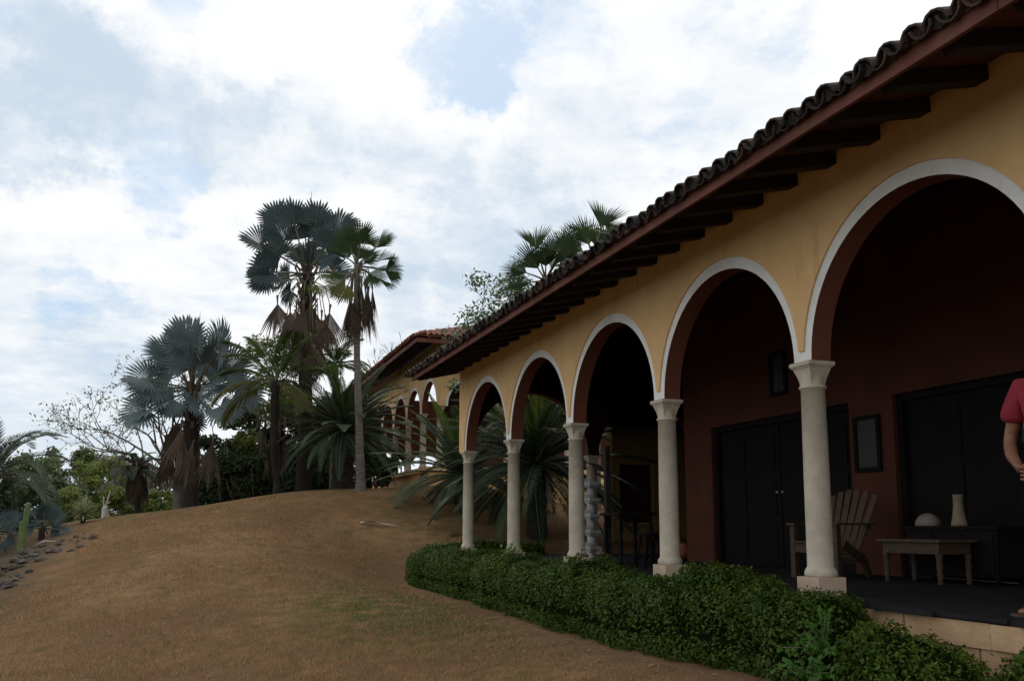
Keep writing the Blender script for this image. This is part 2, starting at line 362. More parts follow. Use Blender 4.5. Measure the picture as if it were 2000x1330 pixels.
def grow(a, b, step, far, k=1.28):
    core = list(np.arange(a, b+1e-6, step)); s = step; x = b; hi = []
    while x < far: s *= k; x += s; hi.append(x)
    s = step; x = a; lo = []
    while x > -far: s *= k; x -= s; lo.append(x)
    return np.array(lo[::-1]+core+hi)
def vnoise(x, y, seed=0):
    r = np.random.RandomState(seed); s = 0
    for i in range(10):
        a = r.rand()*6.28; fq = 1.2*1.55**i*.4; s = s + np.sin((np.cos(a)*x+np.sin(a)*y)*fq+r.rand()*6.28)/(1.3**i)
    return s/3.3
xs = grow(-7, 9, .2, 300); ys = grow(2, 30, .2, 300)
GX, GY = np.meshgrid(xs, ys)
GZ = gz_arr(GX, GY)
near = np.clip(1-np.hypot(GX-2, GY-16)/24, 0, 1)
GZ = GZ + near*.018*vnoise(GX*1.4, GY*1.4, 3)
nx = len(xs); ii = (np.arange(len(ys)-1)[:, None]*nx + np.arange(nx-1)[None]).ravel()
gme = np_mesh('lawn', np.stack([GX.ravel(), GY.ravel(), GZ.ravel()], -1), np.stack([ii, ii+1, ii+nx+1, ii+nx], -1), [])
gme.polygons.foreach_set('use_smooth', [True]*len(gme.polygons))
HX = lambda y: 3.62 - .02*np.clip(y-8, -10, 0)**2*.0 + np.where(y < 8, (8-y)*.10, 0)   # foot of the hedge
soil = np.exp(-((GX-(HX(GY)-.12))/.34)**2)*((GY > 3) & (GY < 11.5)) * np.clip((11.5-GY)/3, 0, 1)
soil = np.maximum(soil, np.exp(-((GX-(HX(GY)+.5))/.6)**2)*((GY > 2) & (GY < 17)))
green = 1.4*np.exp(-((GX-2.3)**2/.9+(GY-11.3)**2/3.0)) + .8*np.exp(-((GX-2.7)**2/.8+(GY-13.3)**2/5.0)) + .9*np.exp(-((GX-3.2)**2/.5+(GY-9.5)**2/6.0)) + .55*np.exp(-((GX-5.3)**2/2+(GY-20.5)**2/4)) + .5*np.exp(-((GX-6)**2/8+(GY-24.5)**2/2)) + .6*np.exp(-((GX+.9)**2/3+(GY-26)**2/2))
bed = np.clip(1-np.abs(GX+3.4-(GY-20)*.0)/1.6, 0, 1)*np.exp(-((GY-21)/3.2)**2)
bed = np.maximum(bed, np.clip((-2.6-(GY-21)*.12-GX)/.9, 0, 1)*np.clip(1-np.abs(GY-20)/7, 0, 1))
far_m = np.clip((np.hypot(GX-2, GY-18)-16)/10, 0, 1)*((GX < -5) | (GY > 31))
for nm, arr in (('soil', soil), ('green', green), ('bed', np.clip(bed*1.6, 0, 1)), ('wild', far_m)):
    a = gme.attributes.new(nm, 'FLOAT', 'POINT'); a.data.foreach_set('value', arr.ravel().astype(np.float32))
def lawn_mat():
    m, nt, b = newmat('dry_lawn')
    def at_(n): return nnode(nt, 'ShaderNodeAttribute', attribute_name=n).outputs['Fac']
    n1 = noise_node(nt, .45, 6, .6, None, 'World'); n2 = noise_node(nt, 3.2, 8, .7, None, 'World'); n3 = noise_node(nt, 34, 8, .75, None, 'World'); n4 = noise_node(nt, 11, 6, .7, None, 'World')
    c = mixc(nt, rampf(nt, n1.outputs[0], .35, .65), (.17, .090, .043), (.265, .154, .077))
    c = mixc(nt, rampf(nt, n2.outputs[0], .40, .7), c, (.12, .086, .034))
    c = mixc(nt, rampf(nt, n4.outputs[0], .54, .72, 0, .6), c, (.29, .205, .115))
    c = mixc(nt, rampf(nt, n3.outputs[0], .50, .72, 0, .8), c, (.055, .034, .018))
    def mul(a, bb):
        q = nnode(nt, 'ShaderNodeMath', operation='MULTIPLY'); nt.links.new(a, q.inputs[0])
        if isinstance(bb, float): q.inputs[1].default_value = bb
        else: nt.links.new(bb, q.inputs[1])
        return q.outputs[0]
    c = mixc(nt, mul(at_('green'), rampf(nt, n2.outputs[0], .35, .65, .1, .85)), c, (.085, .085, .022))
    c = mixc(nt, mul(at_('soil'), rampf(nt, n4.outputs[0], .36, .60, 0., 1.)), c, (.205, .120, .070))
    c = mixc(nt, mul(at_('bed'), rampf(nt, n2.outputs[0], .25, .5, .2, 1.)), c, (.062, .050, .032))
    c = mixc(nt, at_('wild'), c, (.05, .055, .025))
    nt.links.new(c, b.inputs['Base Color']); b.inputs['Roughness'].default_value = .95; b.inputs['Specular IOR Level'].default_value = .1
    ad = nnode(nt, 'ShaderNodeMath', operation='ADD'); nt.links.new(n3.outputs[0], ad.inputs[0]); nt.links.new(n4.outputs[0], ad.inputs[1])
    bump(nt, b, ad.outputs[0], 1.0, .04); return m
gme.materials.append(lawn_mat())
ground = tag(link('lawn', gme), 'dry brown lawn rising as a mound towards the palms', kind='structure')

# dry grass blades over the part of the lawn close enough to show them
def grass():
    r = np.random.RandomState(4)
    M['grass'] = leafmat('dry_grass', (.245, .142, .071), (.39, .245, .13), .8, .25, 5, .15, 0, (.10, .105, .03))
    n = 260000
    D = 6.0 + 17.0*r.rand(n)**1.6; px = r.uniform(-120, 1650, n)
    X = D*((px-1000)/F_PX*math.cos(YAW)+math.sin(YAW)); Y = D*(-(px-1000)/F_PX*math.sin(YAW)+math.cos(YAW))
    pat = vnoise(X*2.2, Y*2.2, 8)
    keep = (X < HX(Y)-.05-.25*(r.rand(n)**2)) & (r.rand(n) < .62+.35*pat) & ~((X < -2.2-(Y-21)*.12) & (Y > 16.5)) & (X > -7.5)
    sm = np.exp(-((X-(HX(Y)-.12))/.30)**2)*((Y > 3) & (Y < 11))
    keep &= r.rand(n) > sm*.9
    X, Y, D = X[keep], Y[keep], D[keep]; n = len(X)
    Z = gz_arr(X, Y)+.018*vnoise(X*1.4, Y*1.4, 3)*np.clip(1-np.hypot(X-2, Y-16)/24, 0, 1)
    a = r.rand(n)*6.283; h = r.uniform(.018, .06, n)*np.clip(1+.6*vnoise(X*3, Y*3, 5), .3, 2); ln = r.uniform(.2, 1.6, n)*h; w = np.clip(.0028*D/9, .0022, .006)*r.uniform(.7, 1.5, n)
    dx, dy = np.cos(a), np.sin(a)
    P = np.stack([X, Y, Z-.004], -1); s = np.stack([-dy*w, dx*w, 0*w], -1); t = np.stack([dx*ln, dy*ln, h], -1)
    V = np.stack([P-s, P+s, P+t], 1).reshape(-1, 3)
    g = np.clip(1.2*np.exp(-((X-2.3)**2/.9+(Y-11.3)**2/3))+.6*np.exp(-((X-2.7)**2/.8+(Y-13.3)**2/6))+.5*np.exp(-((X-3.2)**2/.5+(Y-9.5)**2/6)), 0, 1)*(r.rand(n) < .6)
    g = np.maximum(g, (r.rand(n) < .05)*.7)
    me = np_mesh('dry_grass', V, np.arange(3*n).reshape(-1, 3), M['grass'], np.repeat(g, 3))
    tag(link('dry_grass', me), 'short dry brown grass blades across the lawn', 'grass', kind='stuff')
grass()

def litter():
    r = np.random.RandomState(17); n = 700; Y = r.uniform(5, 17, n); X = HX(Y)-.05-np.abs(r.normal(size=n))*.55
    k = n//3; X[:k] = r.uniform(-2, 3.4, k); Y[:k] = r.uniform(8, 22, k)
    Z = gz_arr(X, Y)+.018*vnoise(X*1.4, Y*1.4, 3)*np.clip(1-np.hypot(X-2, Y-16)/24, 0, 1)+.02; s_ = r.uniform(.012, .032, n); a = r.rand(n)*6.28
    u = np.stack([np.cos(a), np.sin(a), r.uniform(-.3, .3, n)], -1)*s_[:, None]; v = np.stack([-np.sin(a), np.cos(a), r.uniform(-.3, .3, n)], -1)*s_[:, None]*.5; P = np.stack([X, Y, Z], -1)
    me = np_mesh('leaf_litter', np.stack([P-u, P+v, P+u, P-v], 1).reshape(-1, 3), np.arange(4*n).reshape(-1, 4), leafmat('fallen_leaf', (.30, .21, .12), (.16, .09, .045), .8, .1, 9, .2, 0))
    tag(link('leaf_litter', me), 'dry fallen leaves scattered over the lawn and along the hedge', 'leaves', kind='stuff')
litter()

# ------------------------------------------------------------------ columns
def capital_ring(t):        # t 0..1 up the bell: corners flare out to the square abacus
    h = .073+.043*t**1.6; out = []
    for k in range(48):
        a = 2*math.pi*k/48; c, s = math.cos(a), math.sin(a)
        sq = h/max(abs(c), abs(s)); out.append(max(.099, min(sq, .157))*np.array([c, s]))
    return out
def column_meshes(H):
    sh = MB(); sh.lathe([(.128, .15), (.134, .165), (.134, .195), (.122, .215), (.117, .225), (.1095, .235), (.1085, .5), (.107, 1.0), (.1005, H-.235), (.110, H-.232), (.116, H-.224), (.116, H-.212), (.108, H-.205)], n=28)
    cp = MB(); vs = []; fs = []; nr = 9
    for i in range(nr):
        t = i/(nr-1)
        for q in capital_ring(t): vs.append((q[0], q[1], H-.206+.158*t))
    for i in range(nr-1):
        for k in range(48): fs.append((i*48+k, i*48+(k+1) % 48, (i+1)*48+(k+1) % 48, (i+1)*48+k))
    cp.add(vs, fs); cp.box((-.123, -.123, H-.048), (.123, .123, H-.034)); cp.box((-.135, -.135, H-.034), (.135, .135, H))
    pl = MB(); pl.box((-.139, -.139, -.02), (.139, .139, .15))
    return sh.mesh('column_shaft', M['stone']), cp.mesh('column_capital', M['stone']), pl.mesh('column_plinth', M['plinthstone'])
CM = column_meshes(1.98)
def column(parent, x, y, z=0.):
    c = link('column', CM[0], parent, (x, y, z)); link('capital', CM[1], c); p = link('plinth', CM[2], c); return c

# ------------------------------------------------------------------ arcades
class Frame:
    def __init__(s, o, u, w): s.o = np.array(o, float); s.u = np.array(u, float); s.w = np.array(w, float)
    def p(s, u, w, z): return s.o + s.u*u + s.w*w + np.array([0, 0, z])
def arcade(parent, fr, cols, spring, top, end0, end1, pier=.23, thick=.22, band=.085, lift=.03, wedge=.10, inner='terra', local=np.zeros(3), caps=(True, True)):
    """wall with semicircular arches between column axes; yellow coat 2 cm proud of the white bands"""
    NA = 40; P = lambda u, w, z: fr.p(u, w, z)-local
    yel = MB(); edges = [end0]
    def quad(mb, a, b, c, d, mi=0): mb.add([a, b, c, d], [(0, 1, 2, 3)], mi)
    arcs = []
    for a, b in zip(cols[:-1], cols[1:]):
        ra = (b-a-pier)/2; c = (a+b)/2; ro = ra+band
        inn = [(c-ra*math.cos(t), spring+ra*math.sin(t)) for t in np.linspace(0, math.pi, NA)]
        out = [(c-ro*math.cos(t), spring+lift*math.sin(t)+ro*math.sin(t)) for t in np.linspace(0, math.pi, NA)]
        arcs.append((inn, out, c, ra, ro))
    # yellow coat: front skin between the outer curves and the wall top, with its reveal
    def reveal(pts):
        for (u0, z0), (u1, z1) in zip(pts[:-1], pts[1:]): quad(yel, P(u0, 0, z0), P(u1, 0, z1), P(u1, .02, z1), P(u0, .02, z0))
    prev_u = end0
    for i, (inn, out, c, ra, ro) in enumerate(arcs):
        o2 = [q for q in out if q[1] >= spring+wedge]
        ua, ub = c-ro+.003, c+ro-.003
        o2 = [(ua, spring+wedge)]+o2+[(ub, spring+wedge)]
        zb = spring+wedge if i else spring
        # pier portion left of this arch
        if i == 0:
            quad(yel, P(prev_u, 0, spring), P(ua, 0, spring), P(ua, 0, top), P(prev_u, 0, top)); quad(yel, P(ua, 0, spring), P(ua, .02, spring), P(ua, .02, spring+wedge), P(ua, 0, spring+wedge))
        elif ua-prev_u > .004:
            quad(yel, P(prev_u, 0, zb), P(ua, 0, zb), P(ua, 0, top), P(prev_u, 0, top)); quad(yel, P(prev_u, 0, zb), P(prev_u, .02, zb), P(ua, .02, zb), P(ua, 0, zb))
        for (u0, z0), (u1, z1) in zip(o2[:-1], o2[1:]): quad(yel, P(u0, 0, z0), P(u1, 0, z1), P(u1, 0, top), P(u0, 0, top))
        reveal(o2); prev_u = ub
    quad(yel, P(prev_u, 0, spring), P(end1, 0, spring), P(end1, 0, top), P(prev_u, 0, top)); quad(yel, P(prev_u, 0, spring+wedge), P(prev_u, .02, spring+wedge), P(prev_u, .02, spring), P(prev_u, 0, spring))
    for e in [q for q, c_ in zip((end0, end1), caps) if c_]: quad(yel, P(e, 0, spring), P(e, thick, spring), P(e, thick, top), P(e, 0, top))
    for e0, e1 in ((end0, arcs[0][2]-arcs[0][3]), (arcs[-1][2]+arcs[-1][3], end1)): quad(yel, P(e0, 0, spring), P(e1, 0, spring), P(e1, thick, spring), P(e0, thick, spring))
    # inner face, in the second paint
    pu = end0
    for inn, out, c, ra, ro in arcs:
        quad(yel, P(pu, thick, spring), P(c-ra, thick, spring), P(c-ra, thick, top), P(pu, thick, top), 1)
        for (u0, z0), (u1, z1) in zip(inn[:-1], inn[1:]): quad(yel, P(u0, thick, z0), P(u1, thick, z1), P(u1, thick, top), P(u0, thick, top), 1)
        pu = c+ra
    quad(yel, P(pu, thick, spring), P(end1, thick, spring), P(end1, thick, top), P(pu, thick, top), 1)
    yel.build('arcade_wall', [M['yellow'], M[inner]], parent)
    for k, (inn, out, c, ra, ro) in enumerate(arcs):
        wb = MB(); hp = pier/2 if True else 0
        L0 = c-ra-hp if k else max(end0, c-ra-hp); R0 = c+ra+hp
        o3 = [(max(L0, min(R0, u)), z+.02) for u, z in out]
        for i in range(NA-1): quad(wb, P(inn[i][0], .018, inn[i][1]), P(inn[i+1][0], .018, inn[i+1][1]), P(o3[i+1][0], .018, o3[i+1][1]), P(o3[i][0], .018, o3[i][1]))
        for s_, e in ((-1, L0), (1, R0)):
            e_in = c+s_*ra; quad(wb, P(e, .0185, spring), P(e_in, .0185, spring), P(e_in, .0185, spring+wedge*1.6), P(e, .0185, spring+wedge*1.6))
        wb.build('arch_band', M['white'], parent)
        so = MB()
        for (u0, z0), (u1, z1) in zip(inn[:-1], inn[1:]): so.add([P(u0, .018, z0), P(u1, .018, z1), P(u1, thick, z1), P(u0, thick, z0)], [(0, 1, 2, 3)], 0, True)
        for i, (s_, e) in enumerate(((-1, L0), (1, R0))):
            e_in = c+s_*ra; quad(so, P(e, .018, spring), P(e_in, .018, spring), P(e_in, thick, spring), P(e, thick, spring))
        so.build('arch_soffit', M['terra'], parent)

XF = 4.97; SP = 2.525
house = thing('arcade_house', (XF, 7.5, 0), 'long low house with five white rimmed arches, cream columns and tiled eave', 'house')
HL = np.array([XF, 7.5, 0.])
def hp(*q): return np.array(q, float)-HL
CY = [6.345-SP*2, 6.345-SP] + [6.345+SP*i for i in range(5)]           # two more columns stand outside the picture
CY[-1] = 16.45
fr1 = Frame((XF, 0, 0), (0, 1, 0), (1, 0, 0))
TOP = 3.68
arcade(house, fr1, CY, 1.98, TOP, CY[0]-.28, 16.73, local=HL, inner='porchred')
for y in CY: column(house, XF+.11-HL[0], y-HL[1])
# end arcade on the far side of the porch
BX = 7.75
fr1e = Frame((XF+.22, 16.73, 0), (1, 0, 0), (0, -1, 0))
arcade(house, fr1e, [-.11, BX-XF-.22, BX-XF-.22+2.5], 1.98, 4.3, .004, BX-XF+5.5, local=HL, inner='porchred')
column(house, BX-HL[0], 16.62-HL[1]); column(house, BX+2.5-HL[0], 16.62-HL[1])
def zr(x): return 3.69+.24*(x-5.03)
gi = MB(); xa, xb = XF+.3, BX+5.4; gi.add([hp(xa, 16.6, 4.29 if zr(xa) > 4.29 else zr(xa)-.01), hp(xb, 16.6, 4.29), hp(xb, 16.6, 3.69+.24*(xb-5.03)), hp(xa, 16.6, 3.69+.24*(xa-5.03))], [(0, 1, 2, 3)]); gi.build('gable_infill', M['porchred'], house)
# body of the house behind the porch, its door openings and the porch floor
YE = 12.97; Y0 = CY[0]-.28
wall = MB()
DOORS = [(9.02, 12.16), (4.6, 8.28)]; DH = 2.10
segs = [(Y0, 4.6), (8.28, 9.02), (12.16, YE)]
for a, b in segs: wall.box(hp(BX, a, 0), hp(BX+.25, b, DH))
wall.box(hp(BX, Y0, DH), hp(BX+.25, YE, 4.32)); wall.box(hp(BX+.25, YE-.25, 0), hp(14.5, YE, 4.32)); wall.box(hp(BX+.25, Y0, 0), hp(14.5, Y0+.25, 4.32))
wall.build('porch_wall', M['redwall'], house)
for a, b in DOORS:
    n = 4; w = (b-a-.16)/n
    fm = MB(); fm.box(hp(BX+.06, a, 0.004), hp(BX+.2, a+.08, DH)); fm.box(hp(BX+.06, b-.08, 0.004), hp(BX+.2, b, DH)); fm.box(hp(BX+.06, a+.08, DH-.08), hp(BX+.2, b-.08, DH))
    f = fm.build('door_frame', M['darkwood'], house)
    for k in range(n):
        y0 = a+.08+k*w; d = MB(); d.box(hp(BX+.11+.012*(k % 2), y0+.006, .01), hp(BX+.15+.012*(k % 2), y0+w-.006, DH-.084))
        do = d.build('door_leaf', M['darkwood'], house)
        for z0, z1 in ((.12, .62), (.72, 1.25), (1.35, 1.9)):
            q = MB(); q.box(hp(BX+.095+.012*(k % 2), y0+.1, z0), hp(BX+.112+.012*(k % 2), y0+w-.1, z1)); q.build('panel', M['darkwood'], do)
        if k in (1, 2):
            q = MB(); yy = y0+w-.06 if k == 1 else y0+.06; q.lathe([(.0, .0), (.02, .008), (.02, .03), (.0, .04)], hp(BX+.09, yy, 1.02), 10); q.build('handle', M['greywood'], do)
fl = MB(); fl.box(hp(XF-.14, Y0, -.12), hp(14.5, 16.85, 0)); fl.build('porch_floor', M['floor'], house)
base = MB(); base.box(hp(XF-.10, Y0, -.9), hp(14.4, 16.80, -.12)); base.build('footing', M['stucco'], house)
yb = Y0; br = random.Random(3)
stone_mb = []
while yb < 16.5:                                    # dressed blocks along the porch edge
    ln = br.uniform(.5, .85); o = br.uniform(0, .014)
    b = MB(); lo = (XF-.145-o, yb+.006, -.185-br.uniform(0, .02)); hi = (XF-.10, min(yb+ln, 16.84)-.006, -.03-br.uniform(0, .012)); b.box(hp(*lo), hp(*hi))
    lo2 = (XF-.125-o*.6, yb+.12, -.52); hi2 = (XF-.10, min(yb+ln+.1, 16.84), -.20); b2 = MB(); b2.box(hp(*lo2), hp(*hi2))
    so = b.build('edge_block', M['stucco'], house); so2 = b2.build('edge_block', M['stucco'], house); yb += ln
for k in range(28):                                 # slate edging, broken along the brink
    y = Y0+.65*k+br.uniform(-.08, .08); s = MB(); o = br.uniform(.0, .05); h = br.uniform(.02, .032)
    if y > 16.3: break
    s.box(hp(XF-.165-o, y+.01, -h), hp(XF-.08, y+.62, .003+br.uniform(0, .004))); s.build('edge_slate', M['floor'], house)
# ceiling, soffit, rafters, fascia
TAN = .24
def zr(x): return 3.69+.24*(x-5.03)              # underside of the boards at x
XE = 4.08
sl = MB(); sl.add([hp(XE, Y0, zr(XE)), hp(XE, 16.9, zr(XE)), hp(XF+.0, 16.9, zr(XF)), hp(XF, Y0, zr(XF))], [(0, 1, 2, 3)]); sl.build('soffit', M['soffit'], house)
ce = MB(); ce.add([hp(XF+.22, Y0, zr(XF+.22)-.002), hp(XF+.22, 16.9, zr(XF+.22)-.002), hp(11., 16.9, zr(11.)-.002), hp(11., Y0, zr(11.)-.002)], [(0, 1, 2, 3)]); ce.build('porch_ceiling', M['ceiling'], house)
rme = None
def rafter_mesh():
    b = MB(); d = np.array([1, 0, TAN]); L = XF-XE-.03
    vs = []
    for x in (0, L):
        for y in (-.06, .06):
            for z in (-.115, -.002): vs.append((x, y, TAN*x+z))
    vs[0] = (.07, vs[0][1], vs[0][2]+TAN*.07); vs[2] = (.07, vs[2][1], vs[2][2]+TAN*.07)
    b.add(vs, [(0, 1, 3, 2), (4, 6, 7, 5), (0, 4, 5, 1), (2, 3, 7, 6), (1, 5, 7, 3), (0, 2, 6, 4)]); return b.mesh('rafter', M['rafter'])
rme = rafter_mesh()
y = 6.345-SP/5*10
while y < 16.85:
    link('rafter', rme, house, hp(XE+.03, y, zr(XE+.03))); y += SP/5
link('rafter', rme, house, hp(XE+.03, 16.82, zr(XE+.03)))
inner_r = MB(); inner_r.bar((0, 0, 0), (5.6, 0, 5.6*TAN), .12, .12)
irm = inner_r.mesh('ceiling_beam', M['rafter']); y = Y0+.4
while y < 16.6: link('ceiling_beam', irm, house, hp(XF+.22, y, zr(XF+.22)-.065)); y += SP/3
yb = Y0
while yb < 16.9:
    ln = min(2.37, 16.92-yb); b = MB(); o = br.uniform(0, .004); b.box(hp(XE-.03-o, yb+.003, 3.365), hp(XE, yb+ln-.003, 3.475)); b.build('fascia_board', M['fascia'], house); yb += 2.37
b = MB(); b.bar(hp(XE-.03, 16.935, 3.455), hp(11., 16.935, 3.455+TAN*(11-XE)), .03, .16); b.build('verge_board', M['fascia'], house)
deck = MB(); deck.add([hp(XE+.004, Y0, zr(XE)+.004), hp(XE+.004, 16.95, zr(XE)+.004), hp(11.4, 16.95, zr(11.4)+.03), hp(11.4, Y0, zr(11.4)+.03), hp(16, 16.95, 3.6), hp(16, Y0, 3.6)], [(0, 3, 2, 1), (2, 3, 5, 4)]); deck.build('roof_deck', M['ceiling'], house)
# clay tiles: one mesh of each kind, laid tile by tile along the eave
def barrel(r0, r1, L, th, up=True, n=7):
    b = MB(); vs = []; s = 1 if up else -1
    for x, r in ((0, r0), (L, r1)):
        for rr in (r, r-th):
            for k in range(n):
                t = math.pi*k/(n-1); vs.append((x, -rr*math.cos(t), s*rr*math.sin(t)*.92))
    f = []
    for k in range(n-1):
        f += [(k, k+1, 2*n+k+1, 2*n+k), (n+k+1, n+k, 3*n+k, 3*n+k+1), (k+1, k, n+k, n+k+1)]
    b.add(vs, [q if up else q[::-1] for q in f], 0, False)
    if up:                                            # mortar packed into the open end
        mv = [(.035, 0, -.03)]+[(.035+.006*(k % 2), -(r0-th)*math.cos(math.pi*k/(n-1)), (r0-th)*math.sin(math.pi*k/(n-1))*.92) for k in range(n)]
        b.add(mv, [(0, k+1, k+2) for k in range(n-1)], 0, False)
    return b
TM = {'cover': [barrel(.098, .085, .42, .016).mesh('cover_tile', M['tile']) for _ in range(1)], 'pan': [barrel(.088, .098, .42, .014, False).mesh('pan_tile', M['tile'])]}
tp = .1885
def lay(parent, p0, du, slope_dir, tan, n, rows, kinds, jig, off=np.zeros(3), mats=None):
    d = np.array([*slope_dir, tan], float); d /= np.linalg.norm(d); du = np.array([*du, 0.], float); nz = np.cross(d, du); nz = nz if nz[2] > 0 else -nz
    for row in rows:
        for i in range(n):
            for kd in kinds:
                c = np.array(p0, float)+du*tp*(i+(.5 if kd == 'pan' else 0))+d*(.31*row)+nz*((.035 if kd == 'cover' else .085)+.012*row*0)
                c = c + du*jig.uniform(-.016, .016)+d*jig.uniform(-.03, .03)+nz*jig.uniform(-.006, .012)
                a = du*(1+jig.uniform(-.06, .06))+d*jig.uniform(-.05, .05); tilt = d+nz*(.055+jig.uniform(-.015, .015)); tilt /= np.linalg.norm(tilt)
                yv = a-tilt*(a@tilt); yv /= np.linalg.norm(yv); zv = np.cross(tilt, yv)
                if zv[2] < 0: yv = -yv; zv = -zv
                c = c-off
                mt = Matrix(((tilt[0], yv[0], zv[0], c[0]), (tilt[1], yv[1], zv[1], c[1]), (tilt[2], yv[2], zv[2], c[2]), (0, 0, 0, 1)))
                link('roof_tile', TM[kd][0], parent, mat=mt)
nt_ = int((16.98-Y0)/tp)+1
ystart = 4.13 - tp*int((4.13-Y0)/tp)
jig = random.Random(5)
p0 = np.array([XE-.10, ystart, zr(XE)-.036])
lay(house, p0, (0, 1), (1, 0), TAN, nt_, [0], ['cover', 'pan'], jig, HL)
lay(house, p0+np.array([0, 0, .004]), (0, 1), (1, 0), TAN, nt_, [1], ['cover'], jig, HL)
def tile_field(parent, p0, du, sd, tan, n, rows, off, mat, clip=None):
    d = np.array([*sd, tan], float); d /= np.linalg.norm(d); du = np.array([*du, 0.], float); nz = np.cross(d, du); nz = nz if nz[2] > 0 else -nz
    b = MB(); j = random.Random(2); na = 5
    for row in range(*rows):
        for i in range(n):
            if clip and not clip(i, row): continue
            for kd in (0, 1):
                c = np.array(p0, float)+du*tp*(i+.5*kd+j.uniform(-.06, .06))+d*(.31*row+j.uniform(-.02, .02))+nz*(.035 if not kd else .085)-off
                vs = []
                for x, r, lift in ((0, .098-.012*kd, .0), (.40, .084+.012*kd, -.0)):
                    for k in range(na):
                        t = math.pi*k/(na-1); vs.append(c+d*x-du*r*math.cos(t)+nz*(r*math.sin(t)*(-1 if kd else 1)+.022*(1-x)))
                b.add(vs, [(k, k+1, na+k+1, na+k) for k in range(na-1)])
    o = b.build('tile_rows', mat, parent); o['kind'] = 'stuff'; return o
tile_field(house, p0, (0, 1), (1, 0), TAN, nt_, (2, 22), HL, M['tile'])

# ------------------------------------------------------------------ the second house on the mound
X2, Y2, Z2 = 7.42, 27.32, 2.36
pav = thing('terrace_house', (X2, Y2, Z2), 'second arcaded house on the mound, half hidden by palms, with a hipped red tile roof', 'house')
PL = np.array([X2, Y2, Z2])
CYS = [27.52+2.15*k for k in range(7)]
TOP2 = 6.42
arcade(pav, Frame((X2, 0, 0), (0, 1, 0), (1, 0, 0)), CYS, 4.34, TOP2, Y2, CYS[-1]+.3, local=PL, band=.08, caps=(False, True))
CXS = [X2+.2+2.15*k for k in range(4)]
arcade(pav, Frame((0, Y2, 0), (1, 0, 0), (0, 1, 0)), CXS, 4.34, TOP2, X2+.001, CXS[-1]+.4, local=PL, band=.08, caps=(False, True))
for y in CYS: column(pav, X2+.11-PL[0], y-PL[1])
for x in CXS[1:]: column(pav, x-PL[0], .11)
tw = MB()
tw.box(np.array([6.98, 26.72, 1.0])-PL, np.array([16, 43.2, 2.22])-PL); tw.build('terrace_base', M['yellow'], pav)
tw = MB(); tw.box(np.array([6.86, 26.6, 2.22])-PL, np.array([16, 43.3, 2.358])-PL); tw.build('terrace_rim', M['yellow'], pav)
tw = MB(); tw.box(np.array([6.9, 26.64, 1.0])-PL, np.array([16, 43.25, 1.98])-PL); tw.build('terrace_footing', M['yellow'], pav)
iw = MB(); iw.box(np.array([10.4, 30.2, 2.36])-PL, np.array([15.8, 37.5, 6.5])-PL); iw.build('inner_wall', M['redwall'], pav)
ew = [7.9, 9.7, 11.5, 13.3]
arcade(pav, Frame((0, 41.3, 0), (1, 0, 0), (0, -1, 0)), ew, 3.12, TOP2, 7.66, 13.7, local=PL, band=.07, inner='redwall')
for x in ew:
    b = MB(); b.box(np.array([x-.115, 41.08, 2.36])-PL, np.array([x+.115, 41.28, 3.12])-PL); b.build('pier', M['stone'], pav)
EX, EY, EZ, T2 = 6.47, 26.37, 6.15, .36
def z2(d): return EZ+.12+T2*d
sf = MB(); o3 = PL
sf.add([np.array(q)-o3 for q in ((EX, EY, z2(0)), (EX, 42.2, z2(0)), (EX+5, 42.2, z2(5)), (EX+5, EY+5, z2(5)))], [(0, 1, 2, 3)])
sf.add([np.array(q)-o3 for q in ((EX, EY, z2(0)), (18, EY, z2(0)), (18, EY+5, z2(5)), (EX+5, EY+5, z2(5)))], [(0, 3, 2, 1)])
sf.build('roof_underside', M['soffit'], pav)
for k in range(7):
    b = MB(); y = EY-.03+k*2.3; b.box(np.array([EX-.03, y, EZ])-PL, np.array([EX, min(y+2.29, 42.2), EZ+.135])-PL); b.build('fascia_board', M['fascia'], pav)
for k in range(5):
    b = MB(); x = EX+k*2.3; b.box(np.array([x, EY-.03, EZ])-PL, np.array([x+2.29, EY, EZ+.135])-PL); b.build('fascia_board', M['fascia'], pav)
r2 = MB(); r2.bar((0, 0, 0), (.98, 0, .98*T2), .11, .11); r2m = r2.mesh('rafter', M['rafter'])
for k in range(36): link('rafter', r2m, pav, np.array([EX, EY+.4+.44*k, z2(0)-.06])-PL)
for k in range(14): link('rafter', r2m, pav, mat=Matrix.Translation(Vector(np.array([EX+.5+.44*k, EY, z2(0)-.06])-PL)) @ Matrix.Rotation(math.pi/2, 4, 'Z'))
jig2 = random.Random(9)
TM['cover'] = [barrel(.098, .085, .42, .016).mesh('cover_tile', M['tile_red'])]; TM['pan'] = [barrel(.088, .098, .42, .014, False).mesh('pan_tile', M['tile_red'])]
lay(pav, np.array([EX-.09, EY, z2(0)+.02]), (0, 1), (1, 0), T2, 82, [0], ['cover'], jig2, PL)
for row in range(9):
    st = int((.29*row)/tp)+1
    lay(pav, np.array([EX+st*tp, EY-.09, z2(0)+.02]), (1, 0), (0, 1), T2, 21-st+row//3, [row], ['cover'], jig2, PL)
tile_field(pav, np.array([EX-.09, EY, z2(0)+.02]), (0, 1), (1, 0), T2, 82, (0, 16), PL, M['tile_red'], lambda i, r: i*tp > r*.29)
tile_field(pav, np.array([EX, EY-.09, z2(0)+.02]), (1, 0), (0, 1), T2, 60, (0, 16), PL, M['tile_red'], lambda i, r: i*tp > r*.29)
hpz = []
